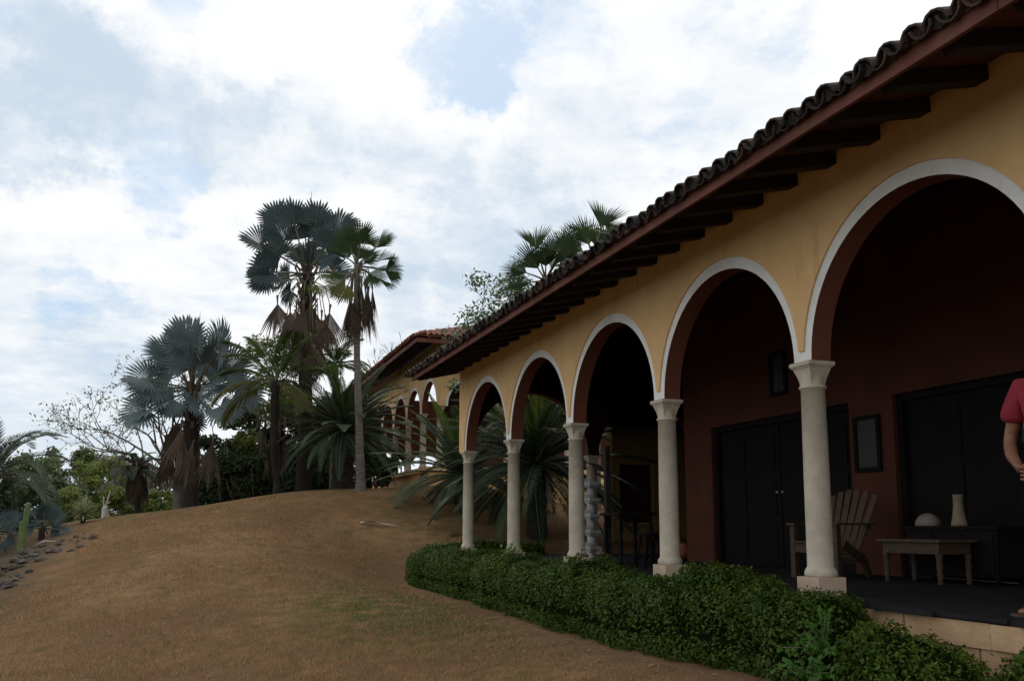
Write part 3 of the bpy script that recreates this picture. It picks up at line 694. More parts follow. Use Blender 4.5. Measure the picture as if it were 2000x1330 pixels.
for k in range(16):
    d = .33*k; a = np.array([EX+d-.05, EY+d-.05, z2(d)+.06]); mt = Matrix.Translation(Vector(a-PL)) @ Matrix.Rotation(math.pi/4, 4, 'Z') @ Matrix.Rotation(-math.atan(T2/1.414)-.03, 4, 'Y')
    link('hip_tile', TM['cover'][0], pav, mat=mt)

# low yellow wall and the rear wing seen past the porch
gw = thing('garden_wall', (9.6, 23.4, 1.0), 'low yellow garden wall with a rounded cap behind the big cycad', 'wall'); gw['kind'] = 'thing'
b = MB(); b.box((-1.0, 0, -.4), (3.2, .22, .74)); b.build('wall_body', M['yellow'], gw)
b = MB(); b.tube([(-1.04, .11, .78), (3.2, .11, .78)], .085, 10); b.build('wall_cap', M['yellow'], gw)
wing = thing('rear_wing', (9.0, 18.2, .2), 'ochre rear wing with a dark red shuttered window, seen through the third and fourth arches', 'building')
b = MB(); b.add([(-1.2, -1.35, 2.55), (6.5, -1.35, 2.55), (6.5, -.02, 2.70), (-1.2, -.02, 2.70)], [(0, 1, 2, 3)]); b.box((-1.2, -1.38, 2.45), (6.5, -1.35, 3.6)); b.build('wing_ceiling_shade_board', M['ceiling'], wing)  # ceiling, plus a tall dark front board added in place of shade above
b = MB(); b.add([(-1.3, -1.4, 2.7), (6.5, -1.4, 2.7), (6.5, -.01, 2.78), (-1.3, -.01, 2.78), (6.5, -.01, 2.79), (-1.3, -.01, 2.79)], [(0, 1, 2, 3), (3, 2, 4, 5)]); b.build('wing_roof', M['tile_red'], wing)
b = MB(); b.box((5.5, -5.3, -.6), (5.7, .25, 4.0)); b.build('side_wall', M['redwall'], wing)
for k in range(9): b = MB(); b.bar((-1.0+.9*k, -1.3, 2.49), (-1.0+.9*k, -.01, 2.62), .09, .1); b.build('rafter', M['rafter'], wing)
b = MB(); wx0, wx1, wz0, wz1 = .17, 1.02, .42, 1.75
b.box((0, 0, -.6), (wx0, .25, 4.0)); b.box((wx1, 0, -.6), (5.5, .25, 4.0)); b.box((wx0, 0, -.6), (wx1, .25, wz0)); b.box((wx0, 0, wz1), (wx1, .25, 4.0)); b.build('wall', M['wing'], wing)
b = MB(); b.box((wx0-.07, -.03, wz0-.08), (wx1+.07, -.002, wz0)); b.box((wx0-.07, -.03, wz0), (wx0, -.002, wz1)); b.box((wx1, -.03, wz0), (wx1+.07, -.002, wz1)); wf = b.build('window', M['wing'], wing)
for k in range(14):
    b = MB(); z = wz0+.02+k*(wz1-wz0-.02)/14; b.obox(((wx0+wx1)/2, .08, z+.045), ((wx1-wx0)/2-.02, 0, 0), (0, .03, .02), (0, -.004, .006)); b.build('shutter_slat', M['shutter'], wf)
b = MB(); b.box((wx0+.004, .12, wz0+.004), (wx1-.004, .16, wz1-.004)); b.build('shutter_back', M['shutter'], wf)

# ------------------------------------------------------------------ palms
UP = np.array([0, 0, 1.])
def unit(v): v = np.array(v, float); return v/(np.linalg.norm(v)+1e-12)
def frame_mat(o, d, n):
    d = unit(d); n = np.array(n, float); n = unit(n-d*(n@d)); y = np.cross(n, d)
    return Matrix(((d[0], y[0], n[0], o[0]), (d[1], y[1], n[1], o[1]), (d[2], y[2], n[2], o[2]), (0, 0, 0, 1)))
def fan_mesh(name, Rr, n, spread, fuse, pet, mats, droop=.15, fold=.12, seed=0, gap=.0, ragged=.05):
    r = random.Random(seed); b = MB()
    spread = R(spread); da = spread/n
    for k in range(n):
        a = -spread/2+da*(k+.5); L = Rr*(.70+.30*math.cos(a/2)**1.0)*(1+r.uniform(-ragged, ragged))
        ff = fuse*(1-.25*abs(a)/(spread/2+1e-6))*(1+r.uniform(-.06, .06)); bend = r.uniform(-.03, .03)
        def pt(q, off, lift=0.):
            aa = a+off+bend*max(0, q-ff)*2; rr = q*L
            z = fold*rr*abs(math.sin(a*.9))-droop*Rr*(q**2.2)*(.7+.3*abs(math.sin(a)))*(1+.0*r.random()) + lift
            return (pet+rr*math.cos(aa), rr*math.sin(aa), z)
        h = da*.5; lf = .022*Rr
        sag = r.uniform(0, .10)*droop*4*Rr
        c0 = (pet, 0, 0); a1 = pt(ff, -h); m1 = pt(ff, 0, lf); e1 = pt(ff, h)
        q2 = ff+(1-ff)*.5; w2 = h*.70*ff/q2*1.1
        a2 = pt(q2, -w2, -sag*.3); m2 = pt(q2, 0, lf*.7-sag*.3); e2 = pt(q2, w2, -sag*.3); tip = pt(1., 0, -sag)
        b.add([c0, a1, m1, e1, a2, m2, e2, tip], [(0, 1, 2), (0, 2, 3), (1, 4, 5, 2), (2, 5, 6, 3), (4, 7, 5), (5, 7, 6)], 0)
    w = .035*Rr+.012
    b.tube([(0, 0, 0), (pet*.5, 0, .03*pet), (pet, 0, 0), (pet+Rr*.22, 0, -.004)], [w*.9, w*.6, w*.45, w*.1], 5, 1)
    return b.mesh(name, mats)
def feather_mesh(name, L, n, ll, mats, droop=1.2, width=.022, ang=55, vee=.35, seed=0, start=.14, hang=.25, twist=0., rw=.022):
    r = random.Random(seed); b = MB(); N = 14; pts = []; p = np.array([0., 0, 0]); th = 0
    tang = []
    for i in range(N+1):
        pts.append(p.copy()); s = i/N; th = -droop*s**1.4; d = np.array([math.cos(th), .06*math.sin(seed+s*2)*s, math.sin(th)]); tang.append(unit(d)); p = p+d*L/N
    b.tube(pts, [rw*(1-.85*i/N) for i in range(N+1)], 5, 1)
    for k in range(n):
        s = start+(1-start)*(k+r.uniform(-.2, .2))/n; s = min(max(s, start), .995); x = s*N; i = min(int(x), N-1); f = x-i
        o = pts[i]*(1-f)+pts[i+1]*f; t = tang[i]; nn = unit(np.array([-t[2], 0, t[0]]))
        prof = math.sin(math.pi*min(1, .18+.80*(s-start)/(1-start)))**.7
        for sd_ in (-1, 1):
            al = R(ang)*(1-.45*s)+r.uniform(-.06, .06); ln = ll*prof*(1+r.uniform(-.1, .1))
            side = np.array([0, sd_, 0.]); v = vee+r.uniform(-.06, .06)
            d = unit(t*math.cos(al)+(side*math.cos(v)+nn*math.sin(v))*math.sin(al)); wv = unit(np.cross(d, nn))*width*.5
            mid = o+d*ln*.5; tip = o+d*ln-np.array([0, 0, hang*ln*r.uniform(.6, 1.3)])
            mid = mid-np.array([0, 0, hang*ln*.22]); up = nn*width*.25
            b.add([o, mid-wv-up, mid+up, mid+wv-up, tip], [(0, 1, 2), (0, 2, 3), (1, 4, 2), (2, 4, 3)], 0)
    return b.mesh(name, mats)
def img_dir(dx, dy, dz): return V_R*dx+np.array([0, 0, 1.])*(-dy)+np.array([math.sin(YAW), math.cos(YAW), 0])*dz     # right, up (minus down), away
def trunk(parent, base, pts, rad, mat, rings=0, n=12, name='trunk', seed=0):
    r = random.Random(seed); P = [np.array(p, float) for p in pts]; q = []; rr = []
    m = max(10, rings)
    for i in range(m+1):
        s = i/m*(len(P)-1); k = min(int(s), len(P)-2); f = s-k; q.append(P[k]*(1-f)+P[k+1]*f); rk = rad[k]*(1-f)+rad[k+1]*f
        rr.append(rk*(1+r.uniform(-.05, .05)+(.05 if i % 2 else -.03 if rings else 0)))
    b = MB(); b.tube([x-base for x in q], rr, n, 0); return b.build(name, mat, parent)
def boots(parent, base, c, rad, z0, z1, cnt, mat, seed=0, name='old_leaf_base'):
    """cut leaf bases standing off the trunk, joined"""
    r = random.Random(seed); b = MB()
    for i in range(cnt):
        z = z0+(z1-z0)*i/cnt; a = i*2.4; d = np.array([math.cos(a), math.sin(a), 0]); p = np.array([c[0], c[1], z])-base+d*rad*.8
        b.bar(p, p+d*r.uniform(.08, .2)+UP*r.uniform(.15, .35), .09, .03, 0)
    return b.build(name, mat, parent)
def fan_leaf_at(parent, base, C, centre, mesh_pet, mesh, rr, facing=.8, name='frond', tw=.35):
    v = centre-C; d = unit(v); tocam = unit(np.array([0, 0, ZC])-C); nrm = tocam*facing+UP*.55+np.array([rr.uniform(-tw, tw) for _ in range(3)])
    if abs(unit(nrm)@d) > .93: nrm = nrm+np.array([.6, .3, .2])
    s = np.linalg.norm(v)/mesh_pet
    o = link(name, mesh, parent, mat=frame_mat(C-base, d, nrm)); return o
FANS = {}
FOLDN = [0]
def fan_variant(key, pet, Rr, mats, n=28, spread=250, fuse=.72, droop=.16, fold=None, ragged=.07):
    FOLDN[0] += 1; fv = FOLDN[0] % 4; fold = (.05, .28, .5, .75)[fv] if fold is None else fold
    k = (key, round(pet*5), round(Rr*12), fv)
    if k not in FANS: FANS[k] = fan_mesh('fan_leaf', round(Rr*12)/12, n, spread, fuse, max(.1, round(pet*5)/5), mats, droop, fold, len(FANS), ragged=ragged)
    return FANS[k]
def fan_palm(name, base, C, Z, leaves, Rpx, label, mats, key, seed, extra=10, n=28, spread=235, droop=.18, fuse=.72, trunkspec=None, group=None, cat='palm', pet_extra=.6):
    r = random.Random(seed); base = np.array(base); C = np.array(C); t = thing(name, base, label, cat, group); k = Z/F_PX
    pc = (1000+F_PX*((C-[0, 0, ZC])@V_R)/((C-[0, 0, ZC])@V_F), PY0-F_PX*((C-[0, 0, ZC])@V_U)/((C-[0, 0, ZC])@V_F))
    for (lx, ly, *rest) in leaves:
        sc = rest[0] if rest else 1.; sp = rest[1] if len(rest) > 1 else None
        dx, dy = (lx-pc[0])*k, (ly-pc[1])*k; dist = math.hypot(dx, dy); dz = r.uniform(-.55, .45)*dist
        v = img_dir(dx, dy, dz); Rr = Rpx*k*sc*r.uniform(.94, 1.06); pet = max(.15, np.linalg.norm(v)*.80)
        me = fan_variant(key+str(sp or ''), pet, Rr, mats, n if not sp else max(10, int(n*sp/spread)), sp or spread, fuse, droop)
        fan_leaf_at(t, base, C, C+v, pet, me, r)
    for i in range(extra):          # leaves on the far side, and the short inner ones
        a = i*2.4+seed; el = R(r.uniform(-15, 70)); v = img_dir(math.cos(a)*math.cos(el), -math.sin(el), abs(math.sin(a))*math.cos(el)+.15)*pet_extra*r.uniform(.6, 1.3)*Rpx*k*1.7
        me = fan_variant(key, np.linalg.norm(v), Rpx*k*r.uniform(.8, 1.), mats, n, spread, fuse, droop)
        fan_leaf_at(t, base, C, C+v, 1, me, r)
    return t, base, C, k
def dead_leaf(t, base, C, px, py, Z, Rpx, spread=75, seed=0, narrow=.5, mats=None, key='dead'):
    k = Z/F_PX; r = random.Random(seed); tgt = at(px, py, Z); Rpx = Rpx*1.22; spread = spread*1.3; top = np.array(tgt)+UP*Rpx*k*.55+np.array([r.uniform(-.1, .1), r.uniform(-.3, .2), 0])
    me = fan_mesh('dead_fan_leaf', Rpx*k*1.15, 20, spread*.8, .66, .25, mats or [M['dead'], M['dead']], .10, -.3, seed, ragged=.18)
    d = unit(np.array([r.uniform(-.12, .12), r.uniform(-.12, .12), -1])); mt = frame_mat(top-base-d*.25, d, unit(np.array([0, 0, ZC])-C)+np.array([r.uniform(-.5, .5), 0, 0])); o = link('dead_frond', me, t, mat=mt)
    # its long petiole back to the crown
    b = MB(); a = C-base-UP*.15; e = top-base-d*.2; m_ = (a+e)/2+unit(e-a+UP*1e-3)*0+np.array([(e[0]-a[0])*.25, (e[1]-a[1])*.25, .18]); inv = np.array(mt.inverted()); b.tube([inv[:3, :3]@q+inv[:3, 3] for q in (a, m_, e)], [.022, .017, .012], 5); b.build('petiole', M['petiole'], o)
    return o
FB, FD, FG, FO = [M['fan_blue'], M['petiole']], [M['fan_dark'], M['petiole']], [M['fan_green'], M['petiole']], [M['fan_olive'], M['petiole']]

# silver fan palm, front left of the group
Zb = 26.; Cb = at(377, 762, Zb); bx = at(372, 985, Zb); bb = np.array([bx[0], bx[1], gz(bx[0], bx[1])])
L1 = [(312,676),(346,658),(392,652),(452,672),(476,716),(276,742),(362,706),(304,758),(272,812),(300,800),(390,790,.8),(446,802,.95),(424,697),(405,750,.8),(425,752,.8),(335,720),(470,760),(360,640,.9),(340,790,.8)]
t, b0, C0, k0 = fan_palm('fan_palm', bb, Cb, Zb, L1, 57, 'silver blue fan palm with a wide rounded crown, leftmost of the large palms', FB, 'blue', 11, 6)
trunk(t, b0, [b0-UP*.3, b0+UP*.9, C0-UP*.9, C0+UP*.1], [.25, .21, .19, .13], M['darkbark'], 26, 12)
boots(t, b0, C0, .2, C0[2]-1.2, C0[2]+.1, 34, M['dead'], 3)
sp = MB(); sp.tube([(C0-b0), (C0-b0)+np.array([.05, 0, 1.2]), (C0-b0)+np.array([.1, 0, 2.35])], [.035, .03, .004], 5); sp.tube([(C0-b0), (C0-b0)+V_R*.5+UP*1.1, (C0-b0)+V_R*.85+UP*2.2], [.03, .025, .004], 5); sp.build('spear_leaf', M['fan_blue'], t)
for i, (px, py, rr, s) in enumerate([(376, 905, 60, 38), (415, 905, 60, 42), (350, 878, 58, 45), (392, 885, 50, 34)]): dead_leaf(t, b0, C0, px, py, Zb-.4+.1*i, rr, s, 40+i)
# stout grey trunk with a hanging skirt beside it
Zg = 26.6; gx = at(347, 992, Zg); gb = np.array([gx[0], gx[1], gz(gx[0], gx[1])]); Cg = at(345, 830, Zg)
t = thing('fan_palm', gb, 'grey trunked fan palm wrapped in a brown skirt, under the silver crown', 'palm')
trunk(t, gb, [gb-UP*.3, gb+UP*1.4, Cg], [.15, .135, .15], M['bark'], 16, 12)
for i, (px, py, rr, s) in enumerate([(338, 872, 62, 40), (322, 905, 58, 32), (352, 900, 64, 36), (336, 915, 60, 38), (314, 930, 48, 34), (360, 880, 50, 34)]): dead_leaf(t, gb, Cg, px, py, Zg-.5+.15*i, rr, s, 60+i)
for i, (px, py) in enumerate([(318, 800), (352, 788), (380, 812)]): fan_leaf_at(t, gb, Cg, Cg+img_dir((px-345)*Zg/F_PX, (py-830)*Zg/F_PX, .4), .5, fan_variant('blue', .5, .62, FB), random.Random(i))

# tall fan palm
Zt = 27.5; Ct = at(600, 535, Zt); tx = at(592, 958, Zt); tb = np.array([tx[0], tx[1], gz(tx[0], tx[1])])
L2 = [(574,384),(533,412),(574,418),(620,418),(666,410),(545,455),(497,474),(527,489),(500,522),(528,538),(508,560,.9),(648,482),(612,448),(664,520,.9),(582,502,.85),(549,574,.75),(633,512,.85),(590,470,.75),(650,445,.9),(560,540,.75)]
t, b0, C0, k0 = fan_palm('fan_palm', tb, Ct, Zt, L2, 50, 'tallest palm of the group, dark blue fans above hanging brown fronds', FD, 'dkblue', 23, 4)
trunk(t, b0, [b0-UP*.3, b0+UP*2, C0-UP*1., C0+UP*.15], [.25, .20, .19, .13], M['darkbark'], 40, 12)
boots(t, b0, C0, .24, C0[2]-1.5, C0[2]+.1, 46, M['dead'], 4)
sp = MB(); sp.tube([(C0-b0), (C0-b0)+np.array([.02, 0, 1.4]), (C0-b0)+np.array([.06, 0, 2.65])], [.035, .03, .004], 5); sp.build('spear_leaf', M['fan_dark'], t)
for i, (px, py) in enumerate([(628, 572), (640, 545)]): fan_leaf_at(t, b0, C0, C0+img_dir((px-600)*k0, (py-535)*k0, -.4), .5, fan_variant('olive', .55, .55, FO, 18, 110), random.Random(i), name='yellowing_frond')
for i, (px, py, rr, s) in enumerate([(544, 624, 46, 75), (577, 640, 52, 70), (612, 632, 52, 75), (644, 640, 48, 75), (592, 675, 50, 60), (620, 672, 46, 60), (600, 700, 46, 55), (563, 660, 44, 60), (635, 660, 40, 60), (584, 715, 46, 50), (612, 722, 46, 50), (596, 640, 52, 70), (628, 655, 50, 70), (560, 640, 48, 70), (600, 745, 40, 44), (574, 690, 46, 60), (626, 700, 46, 60)]): dead_leaf(t, b0, C0, px, py, Zt-.75+.1*(i % 5), rr, s, 80+i)

# slender palm in front of it
Zs = 23.6; Cs = at(697, 520, Zs); sx = at(704, 955, Zs); sb = np.array([sx[0], sx[1], gz(sx[0], sx[1])])
L3 = [(709,472,1,150),(684,482,1,150),(742,470,.85,55),(742,500,.9,80),(757,531,.8,28),(757,560,.85,40),(726,540,.95,140),(668,545,.9,120),(700,500,.8,140),(715,510,.9,120),(676,500,.9,120)]
t, b0, C0, k0 = fan_palm('fan_palm', sb, Cs, Zs, L3, 50, 'slender palm with a thin pale trunk leaning in front of the terrace house', FG, 'green', 31, 4, 24, 150, .12, .66)
mid = at(697, 690, Zs)
trunk(t, b0, [b0-UP*.3, b0+UP*.25, at(702, 860, Zs), mid, C0+UP*.1], [.20, .125, .10, .085, .075], M['bark'], 46, 10)
for i, (px, py) in enumerate([(672, 573), (664, 556)]): fan_leaf_at(t, b0, C0, at(px, py, Zs-.3), .5, fan_variant('olive', .6, .62, FO, 18, 100), random.Random(i+5), name='yellowing_frond')
for i in range(11):
    a = i*2.4; dead_leaf(t, b0, C0, 697+13*math.cos(a), 612+22*((i*7) % 5)/5+12*math.sin(a), Zs+.12*math.sin(a), 62, 22, 120+i)
dead_leaf(t, b0, C0, 676, 625, Zs, 34, 14, 140); dead_leaf(t, b0, C0, 722, 600, Zs, 50, 16, 141)

# feather palms and cycads
FE, FEO, CY_, CYY, DT = [M['feather'], M['petiole']], [M['feather_o'], M['petiole']], [M['cycad'], M['petiole']], [M['cycad_y'], M['petiole']], [M['date'], M['petiole']]
def feather_palm(name, base, C, fronds, meshes, label, seed, cat='palm'):
    r = random.Random(seed); t = thing(name, base, label, cat)
    for i, (az, el, mi) in enumerate(fronds):
        d = img_dir(math.cos(az)*math.cos(el), -math.sin(el), math.sin(az)*math.cos(el)); me = meshes[mi % len(meshes)]
        n = UP+np.array([r.uniform(-.2, .2), r.uniform(-.2, .2), 0])
        if abs(d[2]) > .9: n = -unit(np.array([d[0], d[1], 0])+1e-3)
        s = r.uniform(.88, 1.08); link('frond', me, t, mat=frame_mat(np.array(C)-np.array(base), d, n) @ Matrix.Diagonal((s, s, s, 1)))
    return t
def rosette(n, el0, el1, seed, kinds, jitter=.12):
    r = random.Random(seed); out = []
    for i in range(n):
        f = i/(n-1); out.append((i*2.39996+r.uniform(-.2, .2), R(el0+(el1-el0)*f)+r.uniform(-jitter, jitter), r.choice(kinds)))
    return out
# cycad beside the corner of the long house, and its neighbours
cyc = [feather_mesh('cycad_frond', 2.7, 84, .33, CY_, dr, .021, 64, .18, s, .10, .16, rw=.03) for s, dr in ((1, .55), (2, .8), (3, 1.0))]
cycy = [feather_mesh('young_cycad_frond', 2.5, 84, .33, CYY, dr, .021, 60, .2, s, .10, .14, rw=.03) for s, dr in ((4, .3), (5, .45))]
def cycad(px, py_base, py_crown, Z, n, label, seed, scale=1., young=10, tr=.22, lowest=-34):
    c = at(px, py_crown, Z); z0 = gz(c[0], c[1]); base = np.array([c[0], c[1], z0])
    fr = rosette(n, lowest, 62, seed, [0, 1, 2])+[(a, e, 3+k) for a, e, k in rosette(young, 35, 75, seed+1, [0, 1])]
    ms = [m for m in cyc+cycy]
    t = feather_palm('cycad', base, c, fr, ms, label, seed, 'cycad')
    for ch in t.children:
        if scale != 1: ch.scale = [scale*q for q in ch.scale]
    trunk(t, base, [base-UP*.3, base+UP*.5*(c[2]-z0), c+UP*.05], [tr*1.15, tr, tr*.8], M['darkbark'], 14, 12, seed=seed)
    return t
cycad(1048, 1045, 905, 20.2, 66, 'spreading cycad with arching fronds behind the two farthest columns of the long house', 3, 1.0, 14)
cycad(905, 1000, 925, 22.5, 60, 'cycad left of the farthest column, its fronds reaching over the lawn', 7, .85, 13)
cycad(672, 950, 840, 25.4, 74, 'big dark cycad behind the thin palm trunk, left of the terrace house', 12, .86, 10, .30, -28)

co = [feather_mesh('coconut_frond', 1.9, 46, .50, FE, .9, .03, 50, .1, 1, .2, .35), feather_mesh('coconut_frond', 1.9, 46, .5, FE, 1.3, .03, 50, .05, 2, .2, .5), feather_mesh('ageing_frond', 1.8, 40, .55, FEO, 1.5, .032, 45, -.1, 3, .2, .7)]
Zc = 24.6; cc = at(538, 752, Zc); cx = at(540, 972, Zc); cb = np.array([cx[0], cx[1], gz(cx[0], cx[1])])
frs = [(1.5, R(84), 0), (.6, R(75), 0), (2.6, R(72), 0), (3.0, R(40), 1), (3.4, R(15), 2), (-.3, R(35), 1), (.2, R(55), 0), (3.9, R(50), 1), (4.8, R(30), 1), (1.4, R(30), 1), (-.8, R(5), 2), (2.2, R(25), 1), (3.2, R(-5), 2), (5.4, R(60), 0), (2.9, R(58), 0)]
t = feather_palm('feather_palm', cb, cc, frs, co, 'green feather palm with drooping yellowed fronds, between the silver palm and the tall palm', 2)
trunk(t, cb, [cb-UP*.3, cb+UP*.3, cc-UP*1.7, cc+UP*.1], [.13, .10, .09, .12], M['darkbark'], 30, 10)
for i in range(7): dead_leaf(t, cb, cc, 524+6*i, 850+(i*37) % 40, Zc+.1*math.sin(i*2), 60, 10, 160+i)
Zc = 28.; cc = at(656, 715, Zc); cx = at(650, 955, Zc); cb = np.array([cx[0], cx[1], gz(cx[0], cx[1])])
co2 = [feather_mesh('palm_frond', 1.35, 36, .42, FE, 1.5, .03, 55, .2, 6, .15, .35), feather_mesh('palm_frond', 1.3, 36, .42, FE, 1.1, .03, 55, .3, 7, .15, .3)]
t = feather_palm('feather_palm', cb, cc, rosette(17, -5, 80, 5, [0, 1]), co2, 'dark green feather palm rising behind the cycad, right of the tall trunk', 5)
trunk(t, cb, [cb-UP*.3, cb+UP, cc], [.13, .11, .09], M['bark'], 24, 10)
# date palm with a brown skirt
Zd = 27.; dc = at(266, 918, Zd); dx_ = at(268, 1004, Zd); db = np.array([dx_[0], dx_[1], gz(dx_[0], dx_[1])])
dm = [feather_mesh('date_frond', .95, 40, .22, DT, 2.0, .02, 50, .3, 8, .1, .2), feather_mesh('date_frond', .9, 40, .22, DT, 1.5, .02, 50, .3, 9, .1, .2)]
t = feather_palm('date_palm', db, dc, rosette(26, -10, 80, 8, [0, 1]), dm, 'small date palm with curved fronds over a shaggy brown skirt, standing alone', 8)
trunk(t, db, [db-UP*.2, db+UP*.4, dc], [.10, .08, .10], M['darkbark'], 10, 10)
for i in range(9): dead_leaf(t, db, dc, 266+14*math.cos(i*2.4), 950+8*math.sin(i*1.7), Zd+.2*math.sin(i*2.4), 44, 26, 180+i)
# big feather palm at the left border
Zl = 23.5; lc = at(-12, 930, Zl); lb = np.array([lc[0], lc[1], gz(lc[0], lc[1])])
lm = [feather_mesh('palm_frond', 2.4, 60, .42, DT, 1.5, .022, 58, .35, 10, .15, .15), feather_mesh('palm_frond', 2.2, 60, .42, DT, 1.9, .022, 58, .35, 11, .15, .15)]
t = feather_palm('feather_palm', lb, lc, rosette(26, -5, 78, 14, [0, 1]), lm, 'grey green feather palm with arching fronds cut off by the left border', 14)
trunk(t, lb, [lb-UP*.3, lb+UP*.6, lc], [.2, .17, .14], M['darkbark'], 12, 10)
# fan palms showing above the long roof
for i, (px, py, Z, lv, Rp, lab) in enumerate([(1158, 505, 25., [(1148,470),(1185,468),(1126,488),(1166,480),(1205,480),(1140,500)], 64, 'green fan palm showing above the long roof, right hand of the two'),
                                             (1066, 548, 25.5, [(1050,525),(1082,512),(1036,552),(1102,530),(1066,520),(1044,575),(1092,540)], 62, 'olive green fan palm showing above the long roof beside the small leafy tree')]):
    C = at(px, py, Z); b_ = np.array([C[0], C[1], gz(C[0], C[1])])
    t, b0, C0, k0 = fan_palm('fan_palm', b_, C, Z, lv, Rp, lab, FG if i == 0 else [M['fan_green'], M['fan_olive']], 'roof'+str(i), 50+i, 6, 20, 105, .10, .55)
    trunk(t, b0, [b0-UP*.3, b0+UP*3, C0], [.16, .12, .10], M['bark'], 30, 10)

# ------------------------------------------------------------------ broadleaf trees and bushes
def leaf_cloud(r, clumps, n, size, flat=.8):
    w = np.array([c[3]**2 for c in clumps]); w /= w.sum(); idx = r.choice(len(clumps), n, p=w); C = np.array([c[:3] for c in clumps])[idx]; rad = np.array([c[3] for c in clumps])[idx]
    d = r.normal(size=(n, 3)); d /= np.linalg.norm(d, axis=1)[:, None]; q = r.rand(n)**.45
    P = C+d*(rad*q)[:, None]*np.array([1, 1, flat])
    nrm = d*.6+r.normal(size=(n, 3))*.6+[0, 0, .5]; nrm /= np.linalg.norm(nrm, axis=1)[:, None]
    a = np.cross(nrm, r.normal(size=(n, 3))); a /= np.linalg.norm(a, axis=1)[:, None]; b = np.cross(nrm, a)
    s = size*r.uniform(.6, 1.35, n)[:, None]
    V = np.stack([P-a*s, P+b*s*.42-nrm*s*.12, P+a*s, P-b*s*.42-nrm*s*.12], 1).reshape(-1, 3)
    tint = np.repeat(np.clip(r.rand(n)**3+.0, 0, 1), 4)
    return V, np.arange(4*n).reshape(-1, 4), tint
def branch_tree(r, start, direction, length, rad, depth, out, tips, spread=.6, up=.15, shrink=.72, n0=2):
    p = np.array(start, float); d = unit(direction); pts = [p]; seg = 4
    for i in range(seg):
        d = unit(d+r.normal(size=3)*.13+UP*up*.3); p = p+d*length/seg; pts.append(p)
    out.append((pts, [rad*(1-.4*i/seg) for i in range(seg+1)]))
    if depth == 0: tips.append(p); return
    for k in range(n0 if r.rand() < .6 else n0+1):
        dd = unit(d+r.normal(size=3)*spread+UP*up); branch_tree(r, pts[-1] if k < 2 else pts[-2], dd, length*shrink*r.uniform(.8, 1.15), rad*.58, depth-1, out, tips, spread, up, shrink, n0)
def broad_tree(name, px, py_base, py_top, Z, wpx, n, size, mat, label, seed, cat='tree', group=None, shape=.8, trunkfrac=.35, mark=None, sink=None):
    r = np.random.RandomState(seed); b = at(px, py_base, Z); z0 = gz(b[0], b[1]) if sink is None else b[2]-sink; base = np.array([b[0], b[1], z0]); top = at(px, py_top, Z)[2]; H = top-z0; W = wpx*Z/F_PX
    t = thing(name, base, label, cat, group)
    out = []; tips = []
    branch_tree(r, (0, 0, -.2), (r.uniform(-.1, .1), 0, 1), H*trunkfrac, max(.03, H*.022), 3, out, tips, .55, .25, .62, 2)
    T = MB()
    for pts, rr in out: T.tube(pts, rr, 6)
    T.build('trunk', M['branch'], t)
    cl = []
    nc = int(16+8*W)
    for i in range(nc):
        a = r.rand()*6.283; q = math.sqrt(r.rand()); zz = r.uniform(trunkfrac*.55, 1)
        wr = (W/2)*(1-((zz-.55)/.6)**2*.75)**.5 if abs(zz-.55) < .6 else W*.2
        cr = W*r.uniform(.10, .2)
        cl.append((math.cos(a)*q*max(.05, wr-cr*.6), math.sin(a)*q*max(.05, wr-cr*.6), zz*H-cr*.7, cr))
    V, F, ti = leaf_cloud(r, cl, n, size, shape); link('crown', np_mesh('crown', V, F, mat, ti), t)
    return t
def bare_tree(px, py, Z, targets, label, seed, n_leaf, mat, rad=.12, ff=.5, ls=.06, lw=.28):
    r = np.random.RandomState(seed); b = at(px, py, Z); base = np.array([b[0], b[1], gz(b[0], b[1])]); t = thing('sparse_tree', base, label, 'tree'); T = MB(); tips = []; out = []
    fork = at(px, py-(py-870)*.45, Z)-base
    T.tube([(0, 0, -.3), fork*.5+[.05, 0, 0], fork], [rad, rad*.85, rad*.75], 7)
    for (tx, ty) in targets:
        e = at(tx, ty, Z+r.uniform(-1.5, 1.5))-base; d = e-fork; branch_tree(r, fork, d, np.linalg.norm(d)*ff, rad*.45, 5, out, tips, .45, .03, .66, 2)
    for pts, rr in out: T.tube(pts, [max(x, .007) for x in rr], 5)
    T.build('trunk', M['branch'], t)
    cl = [(*(p+r.normal(size=3)*.12), lw) for p in tips]
    if n_leaf: V, F, ti = leaf_cloud(r, cl, n_leaf, ls); link('crown', np_mesh('crown', V, F, mat, ti), t)
    return t
# sparse tree left of the silver palm
bare_tree(345, 985, 31., [(180, 800), (220, 775), (170, 850), (260, 800), (300, 790), (210, 840), (240, 870)], 'half bare tree spreading thin branches left of the silver palm', 5, 1500, M['tree_a'], .13)
bare_tree(735, 905, 34., [(722, 690), (735, 720), (745, 700)], 'leafless twigs rising beyond the far eave of the terrace house', 9, 0, None, .05)
# yellow green tree between the palms, tree behind the roof
broad_tree('leafy_tree', 522, 960, 640, 30.5, 190, 9500, .085, M['tree_c'], 'yellow green tree top between the silver palm and the tall palm', 21)
t = bare_tree(1060, 900, 27., [(1000, 540), (970, 555), (1005, 510), (1030, 540), (1040, 565), (985, 530)], 'small leafy tree with drooping sprays above the far end of the long roof', 14, 8000, leafmat("pale_tree_leaf", (.10, .15, .075), (.14, .19, .10), .5, .35, .8, .3), .06, .36, .075, .34)
